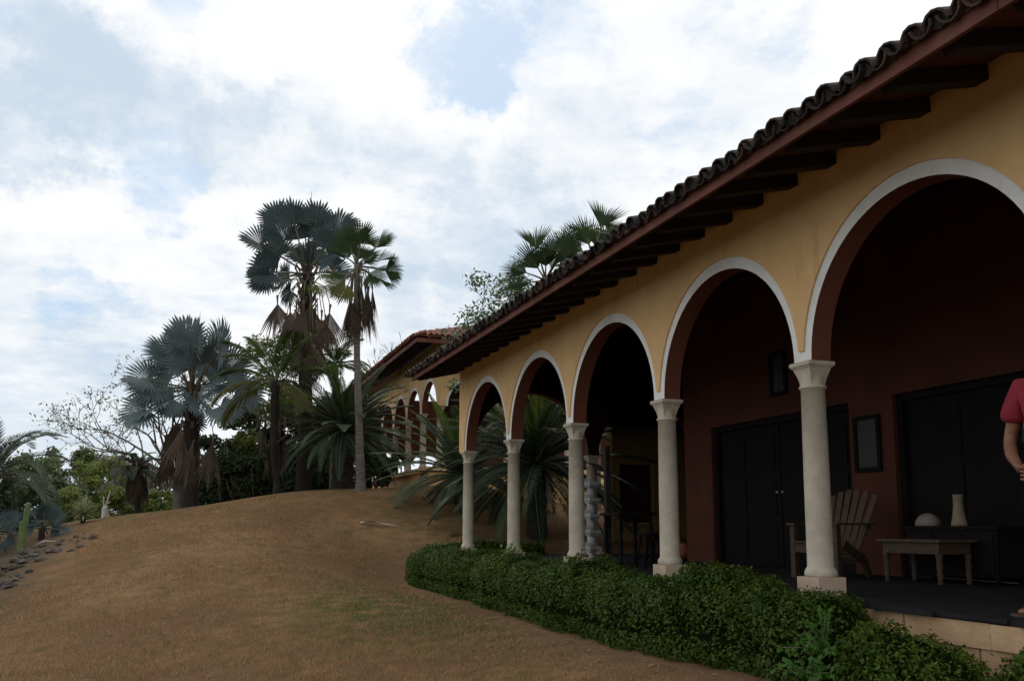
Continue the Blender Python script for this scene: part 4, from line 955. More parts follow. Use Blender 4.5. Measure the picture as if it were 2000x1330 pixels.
# thicket behind the palms
for i, (px, yb, yt, Z, w, n, mk) in enumerate([(440, 975, 790, 30, 130, 9000, 'tree_b'), (505, 965, 770, 31, 140, 10000, 'tree_b'), (575, 955, 750, 31.5, 130, 9000, 'tree_b'), (635, 950, 770, 31, 130, 9000, 'tree_b'), (475, 968, 860, 29.5, 150, 9000, 'tree_b'), (735, 945, 790, 29.6, 90, 4200, 'tree_b'), (690, 945, 750, 32, 110, 6000, 'tree_b'), (545, 962, 870, 29.2, 150, 9000, 'tree_b'), (615, 957, 860, 29.2, 150, 9000, 'tree_b'), (425, 985, 880, 29.4, 130, 7500, 'tree_b')]):
    lab = ['dark bushy tree right behind the silver palm trunks', 'dark bushy tree behind the drooping feather palm, left part of the thicket', 'dark bushy tree in the thicket around the tall trunk', 'dark bushy tree between the tall trunk and the big cycad', 'low dark bush on the crest left of the feather palm trunk', 'dark bush against the side of the terrace house', 'dark tree crown standing behind the big cycad', 'low dark bush at the foot of the tall trunk', 'low dark bush between the tall trunk and the cycad trunk', 'low dark bush right of the silver palm trunk'][i]
    broad_tree('thicket_tree', px, yb, yt, Z, w, n, .085, M[mk], lab, 30+i, 'tree', 'dark thicket trees on the mound', .9, .12)
cn = thing('cane_clump', at(520, 958, 29.), 'clump of thin upright canes under the dark thicket', 'canes'); b = MB(); r_ = random.Random(6)
for i in range(150):
    px = r_.uniform(425, 700); Z = r_.uniform(28.6, 31); p = at(px, 950, Z); z0 = gz(p[0], p[1]); q = np.array([p[0], p[1], z0-.1])-np.array(cn.location); h = r_.uniform(.8, 2.2); ln = np.array([r_.uniform(-.35, .35), r_.uniform(-.2, .2), h]); b.tube([q, q+ln*.5+np.array([r_.uniform(-.05, .05), 0, 0]), q+ln], [.022, .018, .008], 5)
b.build('canes', M['branch'], cn)['kind'] = 'stuff'
# background growth down the slope at the left
BG = [(60, 1030, 880, 40, 150, 5200, 'tree_a', 'mid green tree behind the arching palm at the left border'), (130, 1030, 862, 46, 130, 5200, 'tree_a', 'taller green tree left of the half bare tree, far down the slope'), (190, 1030, 885, 44, 120, 4200, 'tree_c', 'yellow green tree above the pale stump'), (240, 1020, 885, 52, 140, 4200, 'tree_d', 'greyish twiggy tree behind the date palm'),
      (150, 1040, 940, 34, 110, 3200, 'tree_c', 'bright green bush behind the spiky yucca'), (235, 1030, 950, 35, 90, 2800, 'tree_c', 'bright green bush between the stump and the date palm'), (315, 1015, 950, 36, 90, 2800, 'tree_c', 'bright green bush right of the date palm'), (20, 1060, 910, 36, 130, 4200, 'tree_b', 'dark bush in the lower left behind the cactus'), (110, 1050, 915, 37, 130, 4600, 'tree_b', 'dark bush behind the blue fan plant'),
      (300, 1010, 905, 58, 130, 3600, 'tree_d', 'pale twiggy tree far off under the half bare tree'), (380, 1000, 905, 60, 140, 3200, 'tree_a', 'distant green tree glimpsed behind the hanging brown fronds'), (90, 1030, 905, 66, 170, 4000, 'tree_d', 'dry grey tree top farthest off on the left'), (200, 1030, 880, 70, 170, 4000, 'tree_d', 'dry grey tree top farthest off behind the half bare tree')]
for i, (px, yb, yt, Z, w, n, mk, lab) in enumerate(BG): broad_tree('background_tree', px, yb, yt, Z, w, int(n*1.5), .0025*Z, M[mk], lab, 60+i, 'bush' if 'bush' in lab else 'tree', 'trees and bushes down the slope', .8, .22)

# ------------------------------------------------------------------ hedges and weeds along the porch
def hedge(name, label, cat, prof, seed, dens=2600, leaf=.022, yellow=None):
    """prof: stations (cx, cy, half width, z_bottom, z_top); a rounded box swept along them, covered in leaves"""
    r = np.random.RandomState(seed); pr = np.array(prof, float); base = np.array([pr[:, 0].mean(), pr[:, 1].mean(), pr[:, 3].min()]); t = thing(name, base, label, cat)
    d = np.hypot(np.diff(pr[:, 0]), np.diff(pr[:, 1])); s = np.concatenate([[0], np.cumsum(d)]); Lh = s[-1]
    def surf_(u, a, infl=0.):
        q = [np.interp(u, s, pr[:, k]) for k in range(5)]; e = .6
        endf = np.clip(np.minimum(u, Lh-u)/.38, 0, 1); endf = np.sqrt(1-(1-endf)**2)
        ca, sa = np.cos(a), np.sin(a); wx = np.sign(ca)*np.abs(ca)**e*(q[2])*(.35+.65*endf); h = (q[4]-q[3])
        bumps = 1+.06*np.sin(u*3.1+2*seed)+.06*np.sin(u*5.1+seed)+.05*np.sin(u*8.7+a*3+seed*2)+.045*np.sin(u*15+a*5)+.03*np.sin(u*27+a*9)
        ti = np.clip((u-0)/1, 0, 1)
        dx = np.gradient(np.interp(np.linspace(0, Lh, 50), s, pr[:, 0])).mean(); 
        tx = np.interp(u+.1, s, pr[:, 0])-np.interp(u-.1, s, pr[:, 0]); ty = np.interp(u+.1, s, pr[:, 1])-np.interp(u-.1, s, pr[:, 1]); tl = np.hypot(tx, ty)+1e-9
        ox, oy = ty/tl, -tx/tl
        zz = q[3]+h*.42+np.where(sa > 0, np.abs(sa)**e*h*.58*(.55+.45*endf), -np.abs(sa)**e*h*.42)*bumps
        return np.stack([q[0]+ox*wx*bumps*(1+infl), q[1]+oy*wx*bumps*(1+infl), zz+infl*.2*h*np.sign(sa)], -1)
    nu, na = max(8, int(Lh/.12)), 20
    U, A = np.meshgrid(np.linspace(0, Lh, nu), np.linspace(0, 2*np.pi, na, endpoint=False), indexing='ij')
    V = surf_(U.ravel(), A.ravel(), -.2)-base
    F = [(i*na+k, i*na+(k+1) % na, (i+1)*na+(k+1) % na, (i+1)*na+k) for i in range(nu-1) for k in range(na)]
    link('branches', np_mesh('branches', V, F, M['hedge_in']), t)  # solid dark core, coloured as the shade between the leaves
    per = 2*(pr[:, 2].mean()*2+(pr[:, 4]-pr[:, 3]).mean()); n = int(dens*Lh*per*.8)
    u = r.uniform(0, Lh, n); a = r.uniform(-.75, np.pi+.75, n); P = surf_(u, a); e1 = surf_(u, a+.03); e2 = surf_(np.clip(u+.02, 0, Lh), a); nr = np.cross(e1-P, e2-P); nr /= np.linalg.norm(nr, axis=1)[:, None]+1e-9
    cen = surf_(u, a, -.5); sg = np.sign(((P-cen)*nr).sum(1)); nr *= sg[:, None]
    tuft = vnoise(P[:, 0]*9+P[:, 2]*7, P[:, 1]*9-P[:, 2]*5, seed)
    P = P+nr*(r.uniform(-.09, .035, n)+.03*tuft)[:, None]
    stray = r.rand(n) < .02; P[stray] += nr[stray]*r.uniform(.0, .08, stray.sum())[:, None]
    nn = nr*.55+r.normal(size=(n, 3))*.55+[0, 0, .45]; nn /= np.linalg.norm(nn, axis=1)[:, None]
    aa = np.cross(nn, r.normal(size=(n, 3))); aa /= np.linalg.norm(aa, axis=1)[:, None]; bb = np.cross(nn, aa); sz = leaf*r.uniform(.6, 1.3, n)[:, None]
    V = np.stack([P-aa*sz, P+bb*sz*.5-nn*sz*.18, P+aa*sz, P-bb*sz*.5-nn*sz*.18], 1).reshape(-1, 3)-base
    tint = np.clip(.30+.35*tuft+.30*vnoise(P[:, 1]*1.8, P[:, 2]*2.5, seed+4)+r.normal(size=n)*.22, 0, 1)*(.75)
    if yellow is not None:
        dd = np.linalg.norm(P-np.array(yellow[:3]), axis=1); tint = np.where((dd < yellow[3]) & (r.rand(n) < .75), 1.6, tint)
    link('leaves', np_mesh('leaves', V, np.arange(4*n).reshape(-1, 4), M['hedge'], np.repeat(tint, 4)), t)
    return t
def foot(y): return float(HX(np.array(y)))
hs = []
tops = [(5.25, .04), (5.5, .10), (5.8, .15), (6.3, .20), (6.7, .24), (7.2, .17), (7.7, .10), (8.3, .17), (8.8, .20), (9.8, .17), (11, .19), (12.2, .20), (13.3, .22), (14.5, .20), (15.6, .18), (16.35, .12)]
for y, tz in tops:
    f = foot(y); hw = .50 if y < 15 else .46; hs.append((f+.53, y, hw-.085, gz(f+.1, y)-.12, tz-.05))
yy = at_x(940, 1112, 3.75)
hedge('hedge', 'long clipped dark green hedge in front of the column plinths', 'hedge', hs, 1, 4300, .0185, (yy[0], yy[1], yy[2], .26))
hedge('hedge', 'short low hedge round the corner behind the farthest column', 'hedge', [(4.4, 17.4, .3, -.35, .22), (5.2, 17.45, .33, -.3, .25), (6.2, 17.4, .33, -.25, .25), (7.0, 17.4, .3, -.2, .2)], 2, 1800, .026)
c_ = at_x(1785, 1290, 4.28); c3_ = at_x(1965, 1300, 4.33)
hedge('shrub', 'rounded leafy shrub against the porch edge, nearest gap in the hedge', 'shrub', [(4.28, c_[1]-.50, .22, -.85, -.26), (4.3, c_[1]-.2, .32, -.85, -.19), (4.32, c_[1]+.15, .34, -.85, -.11), (4.34, c_[1]+.45, .30, -.85, -.08), (4.36, c_[1]+.66, .16, -.85, -.14)], 4, 5200, .018)
hedge('shrub', 'leafy shrub cut by the lower right corner of the picture', 'shrub', [(4.3, c3_[1]-.95, .25, -.85, -.16), (4.33, c3_[1]-.6, .34, -.85, -.10), (4.33, c3_[1]-.25, .32, -.85, -.10), (4.33, c3_[1]+.05, .2, -.85, -.17)], 5, 5200, .018)
def weed(label, base, sprays, seed, ln=.26, leaf=.05, mat='weed', cat='weed', name='weed'):
    r = random.Random(seed); t = thing(name, base, label, cat)
    for k in range(sprays):
        b = MB(); a = r.uniform(0, 6.28); el = R(r.uniform(25, 80)); d = np.array([math.cos(a)*math.cos(el), math.sin(a)*math.cos(el), math.sin(el)]); L = ln*r.uniform(.6, 1.2); p = np.zeros(3); pts = [p]
        for i in range(5): d = unit(d+np.array([0, 0, -.12])); p = p+d*L/5; pts.append(p)
        b.tube(pts, [.005, .0045, .004, .003, .003, .002], 4, 1)
        for i in range(1, 6):
            for sgn in (-1, 1):
                s = unit(np.cross(pts[i]-pts[i-1], UP)+r.uniform(-.2, .2))*sgn; dd = unit(s+unit(pts[i]-pts[i-1])*.5); w = np.cross(dd, UP+np.array([r.uniform(-.4, .4), r.uniform(-.4, .4), 0])); w = unit(w)*leaf*.33; q = pts[i]
                b.add([q, q+dd*leaf*.45-w-UP*leaf*.05, q+dd*leaf*.5+UP*leaf*.06, q+dd*leaf*.45+w-UP*leaf*.05, q+dd*leaf-UP*leaf*.12], [(0, 1, 2), (0, 2, 3), (1, 4, 2), (2, 4, 3)], 0)
        b.build('spray', [M[mat], M['petiole']], t)
    return t
p = at_x(1610, 1230, 4.05); weed('bright green broad leaved weed standing between the long hedge and the round shrub', p-UP*.16, 12, 1, .26, .06)
p = at_x(1572, 1300, 3.75); weed('low bright green weed at the foot of the hedge', p-UP*.08, 11, 2, .22, .055)
p = at_x(998, 1080, 4.1); weed('light green sprig poking out of the hedge by the second farthest column', p-UP*.08, 9, 3, .22, .07, 'tree_c')
p = at_x(1117, 1085, 4.15); weed('thin sprig standing above the hedge by the middle column', p-UP*.05, 4, 4, .2, .035, 'hedge')

# ------------------------------------------------------------------ planting bed at the left
def sword_rosette(name, px, py, Z, n, L, w, label, cat, mats, seed, el0=-5, el1=85, stem=.3):
    r = random.Random(seed); c = at(px, py, Z); base = np.array([c[0], c[1], gz(c[0], c[1])]); t = thing(name, base, label, cat); h = max(.1, c[2]-base[2])
    b = MB(); b.tube([(0, 0, -.1), (0, 0, h)], [.06, .07], 8); b.build('stem', M['darkbark'], t)
    ms = []
    for v in range(3):
        m = MB(); sg = .06*v
        m.add([(0, -w*.4, 0), (0, 0, -w*.25), (0, w*.4, 0), (L*.45, -w*.5, -sg*L*.3), (L*.45, 0, -w*.25-sg*L*.3), (L*.45, w*.5, -sg*L*.3), (L, 0, -sg*L*1.6)], [(0, 3, 4, 1), (1, 4, 5, 2), (3, 6, 4), (4, 6, 5)]); ms.append(m.mesh('sword_leaf', mats))
    for i in range(n):
        f = i/n; a = i*2.4; el = R(el0+(el1-el0)*f); d = np.array([math.cos(a)*math.cos(el), math.sin(a)*math.cos(el), math.sin(el)]); s = r.uniform(.85, 1.1)
        link('leaf', ms[r.randrange(3)], t, mat=frame_mat((0, 0, h), d, UP if el < 1.3 else np.array([-d[0], -d[1], .1])) @ Matrix.Diagonal((s, s, s, 1)))
    return t
M['yucca'] = leafmat('yucca_leaf', (.24, .28, .15), (.32, .35, .20), .5, .15, 2, .3, .15)
sword_rosette('yucca', 163, 1002, 23.5, 70, .45, .075, 'pale green spiky yucca with leaves all round like a ball', 'yucca', M['yucca'], 1, -25, 88)
for i, (px, py, Z, lv, lab, nn) in enumerate([(82, 1030, 21.5, [(60,1010),(90,1000),(110,1015),(70,1030),(100,1035),(50,1035),(85,1015),(120,1035)], 'small blue fan palm in the planting bed right of the cactus', 8), (-6, 1045, 20.5, [(-20,1020),(10,1018),(25,1040),(0,1040),(-30,1050),(20,1058),(5,1062)], 'small blue fan palm cut by the left border', 6)]):
    C = at(px, py, Z); C[2] = max(C[2], gz(C[0], C[1])+.12); b_ = np.array([C[0], C[1], gz(C[0], C[1])])
    t, b0, C0, k0 = fan_palm('dwarf_fan_palm', b_, C, Z, lv, 27, lab, FD, 'small', 70+i, nn, 14, 170, .05, .5)
    trunk(t, b0, [b0-UP*.1, C0], [.09, .07], M['darkbark'], 8, 8)
c = at(40, 1078, 20.); cb = np.array([c[0], c[1], gz(c[0], c[1])]); t = thing('cactus', cb, 'tall ribbed columnar cactus with two stems in the planting bed', 'cactus')
def cactus_stem(p0, p1, rad):
    b = MB(); n = 20; pts = [p0*(1-f)+p1*f for f in (0, .15, .3, .5, .7, .85, .94, .98, 1)]; vs = []; fs = []
    for i, p in enumerate(pts):
        rr = rad*(1 if i < 7 else (.8 if i == 7 else .25))
        for k in range(n): a = 2*math.pi*k/n; q = rr*(1 if k % 2 else .78); vs.append((p[0]+q*math.cos(a), p[1]+q*math.sin(a), p[2]))
    for i in range(8):
        for k in range(n): fs.append((i*n+k, i*n+(k+1) % n, (i+1)*n+(k+1) % n, (i+1)*n+k))
    fs.append(tuple(8*n+k for k in range(n))); b.add(vs, fs); return b
hgt = at(46, 980, 20.)[2]-cb[2]
cactus_stem(np.array([0, 0, -.1]), np.array([.09, 0, hgt]), .062).build('stem', M['cactus'], t)
cactus_stem(np.array([-.03, .03, .02]), np.array([-.02, .05, hgt*.62]), .05).build('stem', M['cactus'], t)
c = at(204, 1012, 27.5); cb = np.array([c[0], c[1], gz(c[0], c[1])]); t = thing('tree_stump', cb, 'pale weathered stump with thin upright stubs beside the path', 'stump')
b = MB(); b.tube([(0, 0, -.1), (.02, 0, .12), (-.01, 0, .3), (.02, .02, .42)], [.15, .11, .09, .07], 9); b.build('stump_body', M['sand'], t)
b = MB(); b.tube([(.0, 0, .35), (.06, 0, .6), (.12, 0, .88)], [.04, .025, .012], 6); b.tube([(-.03, 0, .35), (-.06, 0, .7)], [.035, .015], 6); b.tube([(.02, 0, .45), (.14, .02, .55)], [.03, .015], 6); b.build('stub', M['sand'], t)
def rock_mesh(seed):
    r = random.Random(seed); b = MB(); n, m = 8, 5; vs = []; sx, sy, sz = r.uniform(.8, 1.4), r.uniform(.7, 1.1), r.uniform(.45, .8)
    for i in range(m):
        ph = -math.pi/2+math.pi*i/(m-1)
        for k in range(n): a = 2*math.pi*k/n; q = 1+r.uniform(-.22, .22); vs.append((sx*q*math.cos(ph)*math.cos(a), sy*q*math.cos(ph)*math.sin(a), sz*q*math.sin(ph)))
    fs = [(i*n+k, i*n+(k+1) % n, (i+1)*n+(k+1) % n, (i+1)*n+k) for i in range(m-1) for k in range(n)]; b.add(vs, fs); return b.mesh('rock', M['rock'])
RM = [rock_mesh(i) for i in range(6)]; rr = random.Random(12)
def rock(px, py, Z, s):
    p = at(px, py, Z); d = unit(p-np.array([0, 0, ZC]))
    q = np.array([0, 0, ZC])
    for _ in range(400):                       # walk the ray until it meets the ground
        q = q+d*.1
        if q[2] < gz_cache(q[0], q[1]): break
    o = link('rock', RM[rr.randrange(6)]); o.location = (q[0], q[1], gz(q[0], q[1])+s*.15); o.scale = (s, s, s*.9); o.rotation_euler = (rr.uniform(-.3, .3), rr.uniform(-.3, .3), rr.uniform(0, 6.28))
    tag(o, 'grey field stone in the loose edging of the planting bed', 'rock', 'stones edging the planting bed at the left of the lawn')
from functools import lru_cache
def gz_cache(x, y): return gz(round(x, 1), round(y, 1))
gz_cache = lru_cache(None)(lambda x, y: gz(x, y))
_old = gz_cache
def gz_cache(x, y): return _old(round(float(x), 1), round(float(y), 1))
for i in range(58):
    f = rr.random(); px = 188-188*f+rr.uniform(-8, 8); py = 1047+f*62+rr.uniform(-16, 14)*(1 if f > .1 else .3)
    rock(px, py, 20, rr.uniform(.05, .14)*(.6+.5*f))
for i in range(14): rock(rr.uniform(-5, 60), rr.uniform(1112, 1150), 18, rr.uniform(.04, .10))
def twig(px0, py0, px1, py1, Z, label, rad, mat, bend=.1):
    a, e = at(px0, py0, Z), at(px1, py1, Z); a[2] = gz(a[0], a[1])+rad; e[2] = gz(e[0], e[1])+rad
    m_ = (a+e)/2; m_[2] = gz(m_[0], m_[1])+rad+bend; b = MB(); b.tube([a-a, (m_-a), e-a], [rad*.5, rad, rad*.4], 6); o = b.build('fallen_branch', mat, None, a); tag(o, label, 'branch'); return o
twig(62, 1066, 110, 1058, 20.5, 'bleached dead branch lying among the stones', .02, M['sand'], .06)
# dry palm leaf lying on the lawn
a, e = None, None
def ground_hit(px, py):
    d = unit(ray(px, py)); q = np.array([0, 0, ZC])
    for _ in range(2000):
        q = q+d*.03
        if q[2] < gz_cache(q[0], q[1]): break
    q[2] = gz(q[0], q[1]); return q
a, m_, e = ground_hit(704, 1022), ground_hit(738, 1027), ground_hit(778, 1033)
b = MB(); pts = [np.zeros(3)+UP*.02, (m_-a)*.5+UP*.07, (m_-a)+UP*.06, (e+m_)/2-a+UP*.05, e-a+UP*.03]
b.tube(pts, [.022, .02, .017, .013, .006], 6)
sd_ = unit(np.cross(e-a, UP))
b.add([pts[0]+UP*.01, pts[1]+sd_*.10+UP*.03, pts[2]+sd_*.03, pts[1]-sd_*.08+UP*.02, pts[3]], [(0, 1, 2), (0, 2, 3), (1, 4, 2)])
o = b.build('fallen_frond', M['sand'], None, a); tag(o, 'bleached dry palm leaf lying alone on the brown lawn', 'dry leaf')

# ------------------------------------------------------------------ things on the porch
def place(t, x, y, rz): t.location = (x, y, .001); t.rotation_euler = (0, 0, rz)
ch = thing('slatted_chair', (0, 0, 0), 'wooden armchair with a fan shaped slatted back beside the second column', 'chair')
W_ = .56
for s in (-1, 1):
    b = MB(); b.box((-.035, s*W_/2-.03, 0), (.035, s*W_/2+.03, .58)); b.build('leg', M['wood2'], ch)
    b = MB(); b.bar((-.55, s*W_/2*.9, .16), (-.16, s*W_/2*.9, .38), .03, .09); b.bar((-.6, s*W_/2*.9, .0), (-.45, s*W_/2*.9, .27), .035, .08); b.build('rear_leg', M['wood2'], ch)
    b = MB(); b.box((-.62, s*W_/2-.055, .58), (.06, s*W_/2+.055, .605)); b.build('arm', M['wood2'], ch)
b = MB(); b.bar((-.6, -W_/2, .56), (-.6, W_/2, .56), .05, .05); b.build('back_rail', M['wood2'], ch)
b = MB(); b.box((.0, -W_/2+.03, .28), (.03, W_/2-.03, .39)); b.build('apron', M['wood'], ch)
for k in range(5): b = MB(); x = .02-.1*k; b.bar((x, -W_/2+.02, .395-.045*k), (x, W_/2-.02, .395-.045*k), .085, .02); b.build('seat_slat', M['wood'], ch)
for k in range(6):
    f = (k-2.5)/2.5; b = MB(); top = .99-.07*f*f; a_ = np.array([-.40, f*.17, .16]); e_ = np.array([-.74, f*.28, top]); b.bar(a_, e_, .075, .02, 0, (1, 0, .4)); b.build('back_slat', M['wood'], ch)
place(ch, 6.56, 8.27, math.pi+R(14))
tb_ = thing('small_table', (7.05, 7.19, 0.001), 'small wooden table with turned legs right of the armchair', 'table', rz=R(90))
b = MB(); b.box((-.42, -.24, .415), (.42, .24, .44)); b.build('tabletop', M['wood'], tb_)
b = MB(); b.box((-.37, -.2, .30), (.37, .2, .415)); b.build('apron', M['wood2'], tb_)
tl = MB(); tl.lathe([(.022, 0), (.03, .02), (.02, .05), (.034, .1), (.022, .14), (.036, .19), (.024, .24), (.036, .27), (.036, .3)], n=12); tlm = tl.mesh('turned_leg', M['wood2'])
for sx_ in (-1, 1):
    for sy_ in (-1, 1): link('leg', tlm, tb_, (sx_*.35, sy_*.18, 0))
sbd = thing('sideboard', (7.5, 7.15, .001), 'low dark sideboard against the wall behind the small table', 'sideboard')
b = MB(); b.box((-.2, -.62, .54), (.2, .62, .57)); b.build('top', M['darkwood'], sbd)
b = MB(); b.box((-.18, -.58, .08), (.18, .58, .54)); b.build('case', M['darkwood'], sbd)
for k in range(3): b = MB(); b.box((-.195, -.54+.37*k, .12), (-.18, -.2+.37*k, .5)); b.build('door', M['darkwood'], sbd)
for sx_ in (-1, 1):
    for sy_ in (-1, 1): b = MB(); b.box((sx_*.15-.02, sy_*.54-.02, 0), (sx_*.15+.02, sy_*.54+.02, .08)); b.build('leg', M['darkwood'], sbd)
b = MB(); b.lathe([(.075, 0), (.078, .02), (.06, .10), (.048, .2), (.045, .28), (.052, .32), (.044, .32), (.038, .24), (.0, .2)], n=18); o = b.build('vase', M['vase'], None, (7.42, 7.10, .571)); tag(o, 'tall cream vase on the dark sideboard', 'vase')
b = MB(); b.lathe([(.12, 0), (.13, .01), (.125, .05), (.095, .10), (.05, .13), (.0, .14)], n=18); o = b.build('bowl', M['bowl'], None, (7.42, 7.51, .571)); tag(o, 'pale upturned bowl on the dark sideboard, left of the vase', 'bowl')
def picture(name, x, y0, y1, z0, z1, label):
    t = thing(name, (x, (y0+y1)/2, (z0+z1)/2), label, 'picture'); h = (z1-z0)/2; w = (y1-y0)/2; f = .05
    b = MB(); b.box((-.035, -w, -h), (0, -w+f, h)); b.box((-.035, w-f, -h), (0, w, h)); b.box((-.035, -w+f, -h), (0, w-f, -h+f)); b.box((-.035, -w+f, h-f), (0, w-f, h)); b.build('frame', M['darkwood'], t)
    b = MB(); b.box((-.016, -w+f, -h+f), (-.004, w-f, h-f)); b.build('canvas', M['canvas'], t)
picture('framed_picture', 7.745, 8.48, 8.92, 1.22, 1.90, 'dark framed picture hanging above the slatted armchair')
picture('framed_picture', 7.745, 10.2, 10.56, 2.38, 3.0, 'dark framed picture hung high over the wide door')
jr = thing('clay_jar', (8.0, 13.75, .001), 'round terracotta jar with a tall neck at the end of the porch wall', 'jar')
b = MB(); b.lathe([(.09, 0), (.15, .06), (.19, .16), (.17, .27), (.10, .33), (.07, .38), (.075, .42), (.10, .48), (.085, .48), (.055, .40), (.0, .36)], n=20); b.build('jar_body', M['clay'], jr)
b = MB(); b.lathe([(.0, .0), (.12, .03), (.16, .12), (.12, .22), (.07, .25), (.085, .28), (.06, .28), (.0, .24)], n=18); o = b.build('clay_pot', M['clay'], None, (7.92, 13.35, .001)); tag(o, 'small round terracotta pot next to the tall necked jar', 'pot')
# white carved shelf stack, leaning beam, bar table and stools under the far arches
wh = thing('carved_stand', (5.8, 12.45, .001), 'chalky white carved tiered stand just right of the middle column', 'stand')
for k in range(5):
    b = MB(); z = .22+.24*k; b.box((-.09, -.13, z), (.09, .13, z+.045)); b.box((-.07, -.10, z-.03), (.07, .10, z)); b.build('tier', M['greywood'], wh)
    for j in range(7):
        b = MB(); y = -.12+.04*j; b.box((-.085, y-.008, z+.045), (-.07, y+.008, z+.105)); b.build('spindle', M['greywood'], wh)
    b = MB(); b.lathe([(.07, z-.2), (.05, z-.16), (.065, z-.1), (.045, z-.03)], n=10); b.build('turned_post', M['greywood'], wh)
ld = tag((lambda b: (b.bar((0, 0, 0), (-.08, -.15, 1.75), .08, .08), b.build('leaning_beam', M['rafter'], None, (5.95, 12.2, .0)))[1])(MB()), 'dark beam leaning beside the white carved stand', 'beam')
bt = thing('bar_table', (6.05, 11.75, .001), 'tall dark bar table on turned legs between the middle columns', 'table')
b = MB(); b.box((-.3, -.3, .72), (.3, .3, .76)); b.build('tabletop', M['darkwood'], bt)
bl = MB(); bl.lathe([(.02, 0), (.03, .05), (.02, .12), (.034, .3), (.02, .4), (.036, .55), (.022, .66), (.04, .72)], n=12); blm = bl.mesh('turned_leg', M['darkwood'])
for sx_ in (-1, 1):
    for sy_ in (-1, 1): link('leg', blm, bt, (sx_*.24, sy_*.24, 0))
st0 = thing('bar_stool', (6.0, 11.05, .001), 'dark backless stool nearest the bar table front', 'stool')
b = MB(); b.lathe([(.0, .44), (.15, .44), (.155, .455), (.15, .47), (.0, .475)], n=16); b.build('seat', M['darkwood'], st0)
sl_ = MB(); sl_.tube([(0, 0, 0), (-.04, -.04, .44)], [.016, .02], 8); slm = sl_.mesh('leg', M['darkwood'])
for q in range(4): link('leg', slm, st0, mat=Matrix.Rotation(q*math.pi/2, 4, 'Z') @ Matrix.Translation((.12, .12, 0)))
b = MB(); b.bar((-.11, -.11, .15), (.11, -.11, .15), .02, .02); b.bar((-.11, .11, .15), (.11, .11, .15), .02, .02); b.build('stretcher', M['darkwood'], st0)
s2 = copy_tree(st0); s2.location = (6.65, 12.0, .001); s2['label'] = 'dark backless stool on the house side of the bar table'
for i, o in enumerate((st0, s2)): o['group'] = 'stools round the bar table'
# dark rocking chairs on the far terrace
def terrace_chair(px, py, Z, rz, label):
    p = at(px, py, Z); t = thing('terrace_chair', (p[0], p[1], Z2+.001), label, 'chair', 'chairs on the far terrace', rz)
    for sx_ in (-1, 1):
        for sy_ in (-1, 1): b = MB(); b.box((sx_*.22-.02, sy_*.24-.02, 0), (sx_*.22+.02, sy_*.24+.02, .62 if sx_ > 0 else .42)); b.build('leg', M['darkwood'], t)
    b = MB(); b.box((-.24, -.26, .4), (.24, .26, .44)); b.build('seat', M['darkwood'], t)
    for k in range(5): b = MB(); b.bar((-.23, -.2+.1*k, .44), (-.36, -.2+.1*k, 1.05), .05, .02); b.build('back_slat', M['darkwood'], t)
    for sy_ in (-1, 1): b = MB(); b.box((-.3, sy_*.26-.03, .62), (.25, sy_*.26+.03, .65)); b.build('arm', M['darkwood'], t)
terrace_chair(760, 925, 34.5, 2.2, 'dark upright chair on the far terrace between pale columns')
terrace_chair(779, 925, 33., 3.4, 'dark low armchair on the far terrace, nearer the camera')

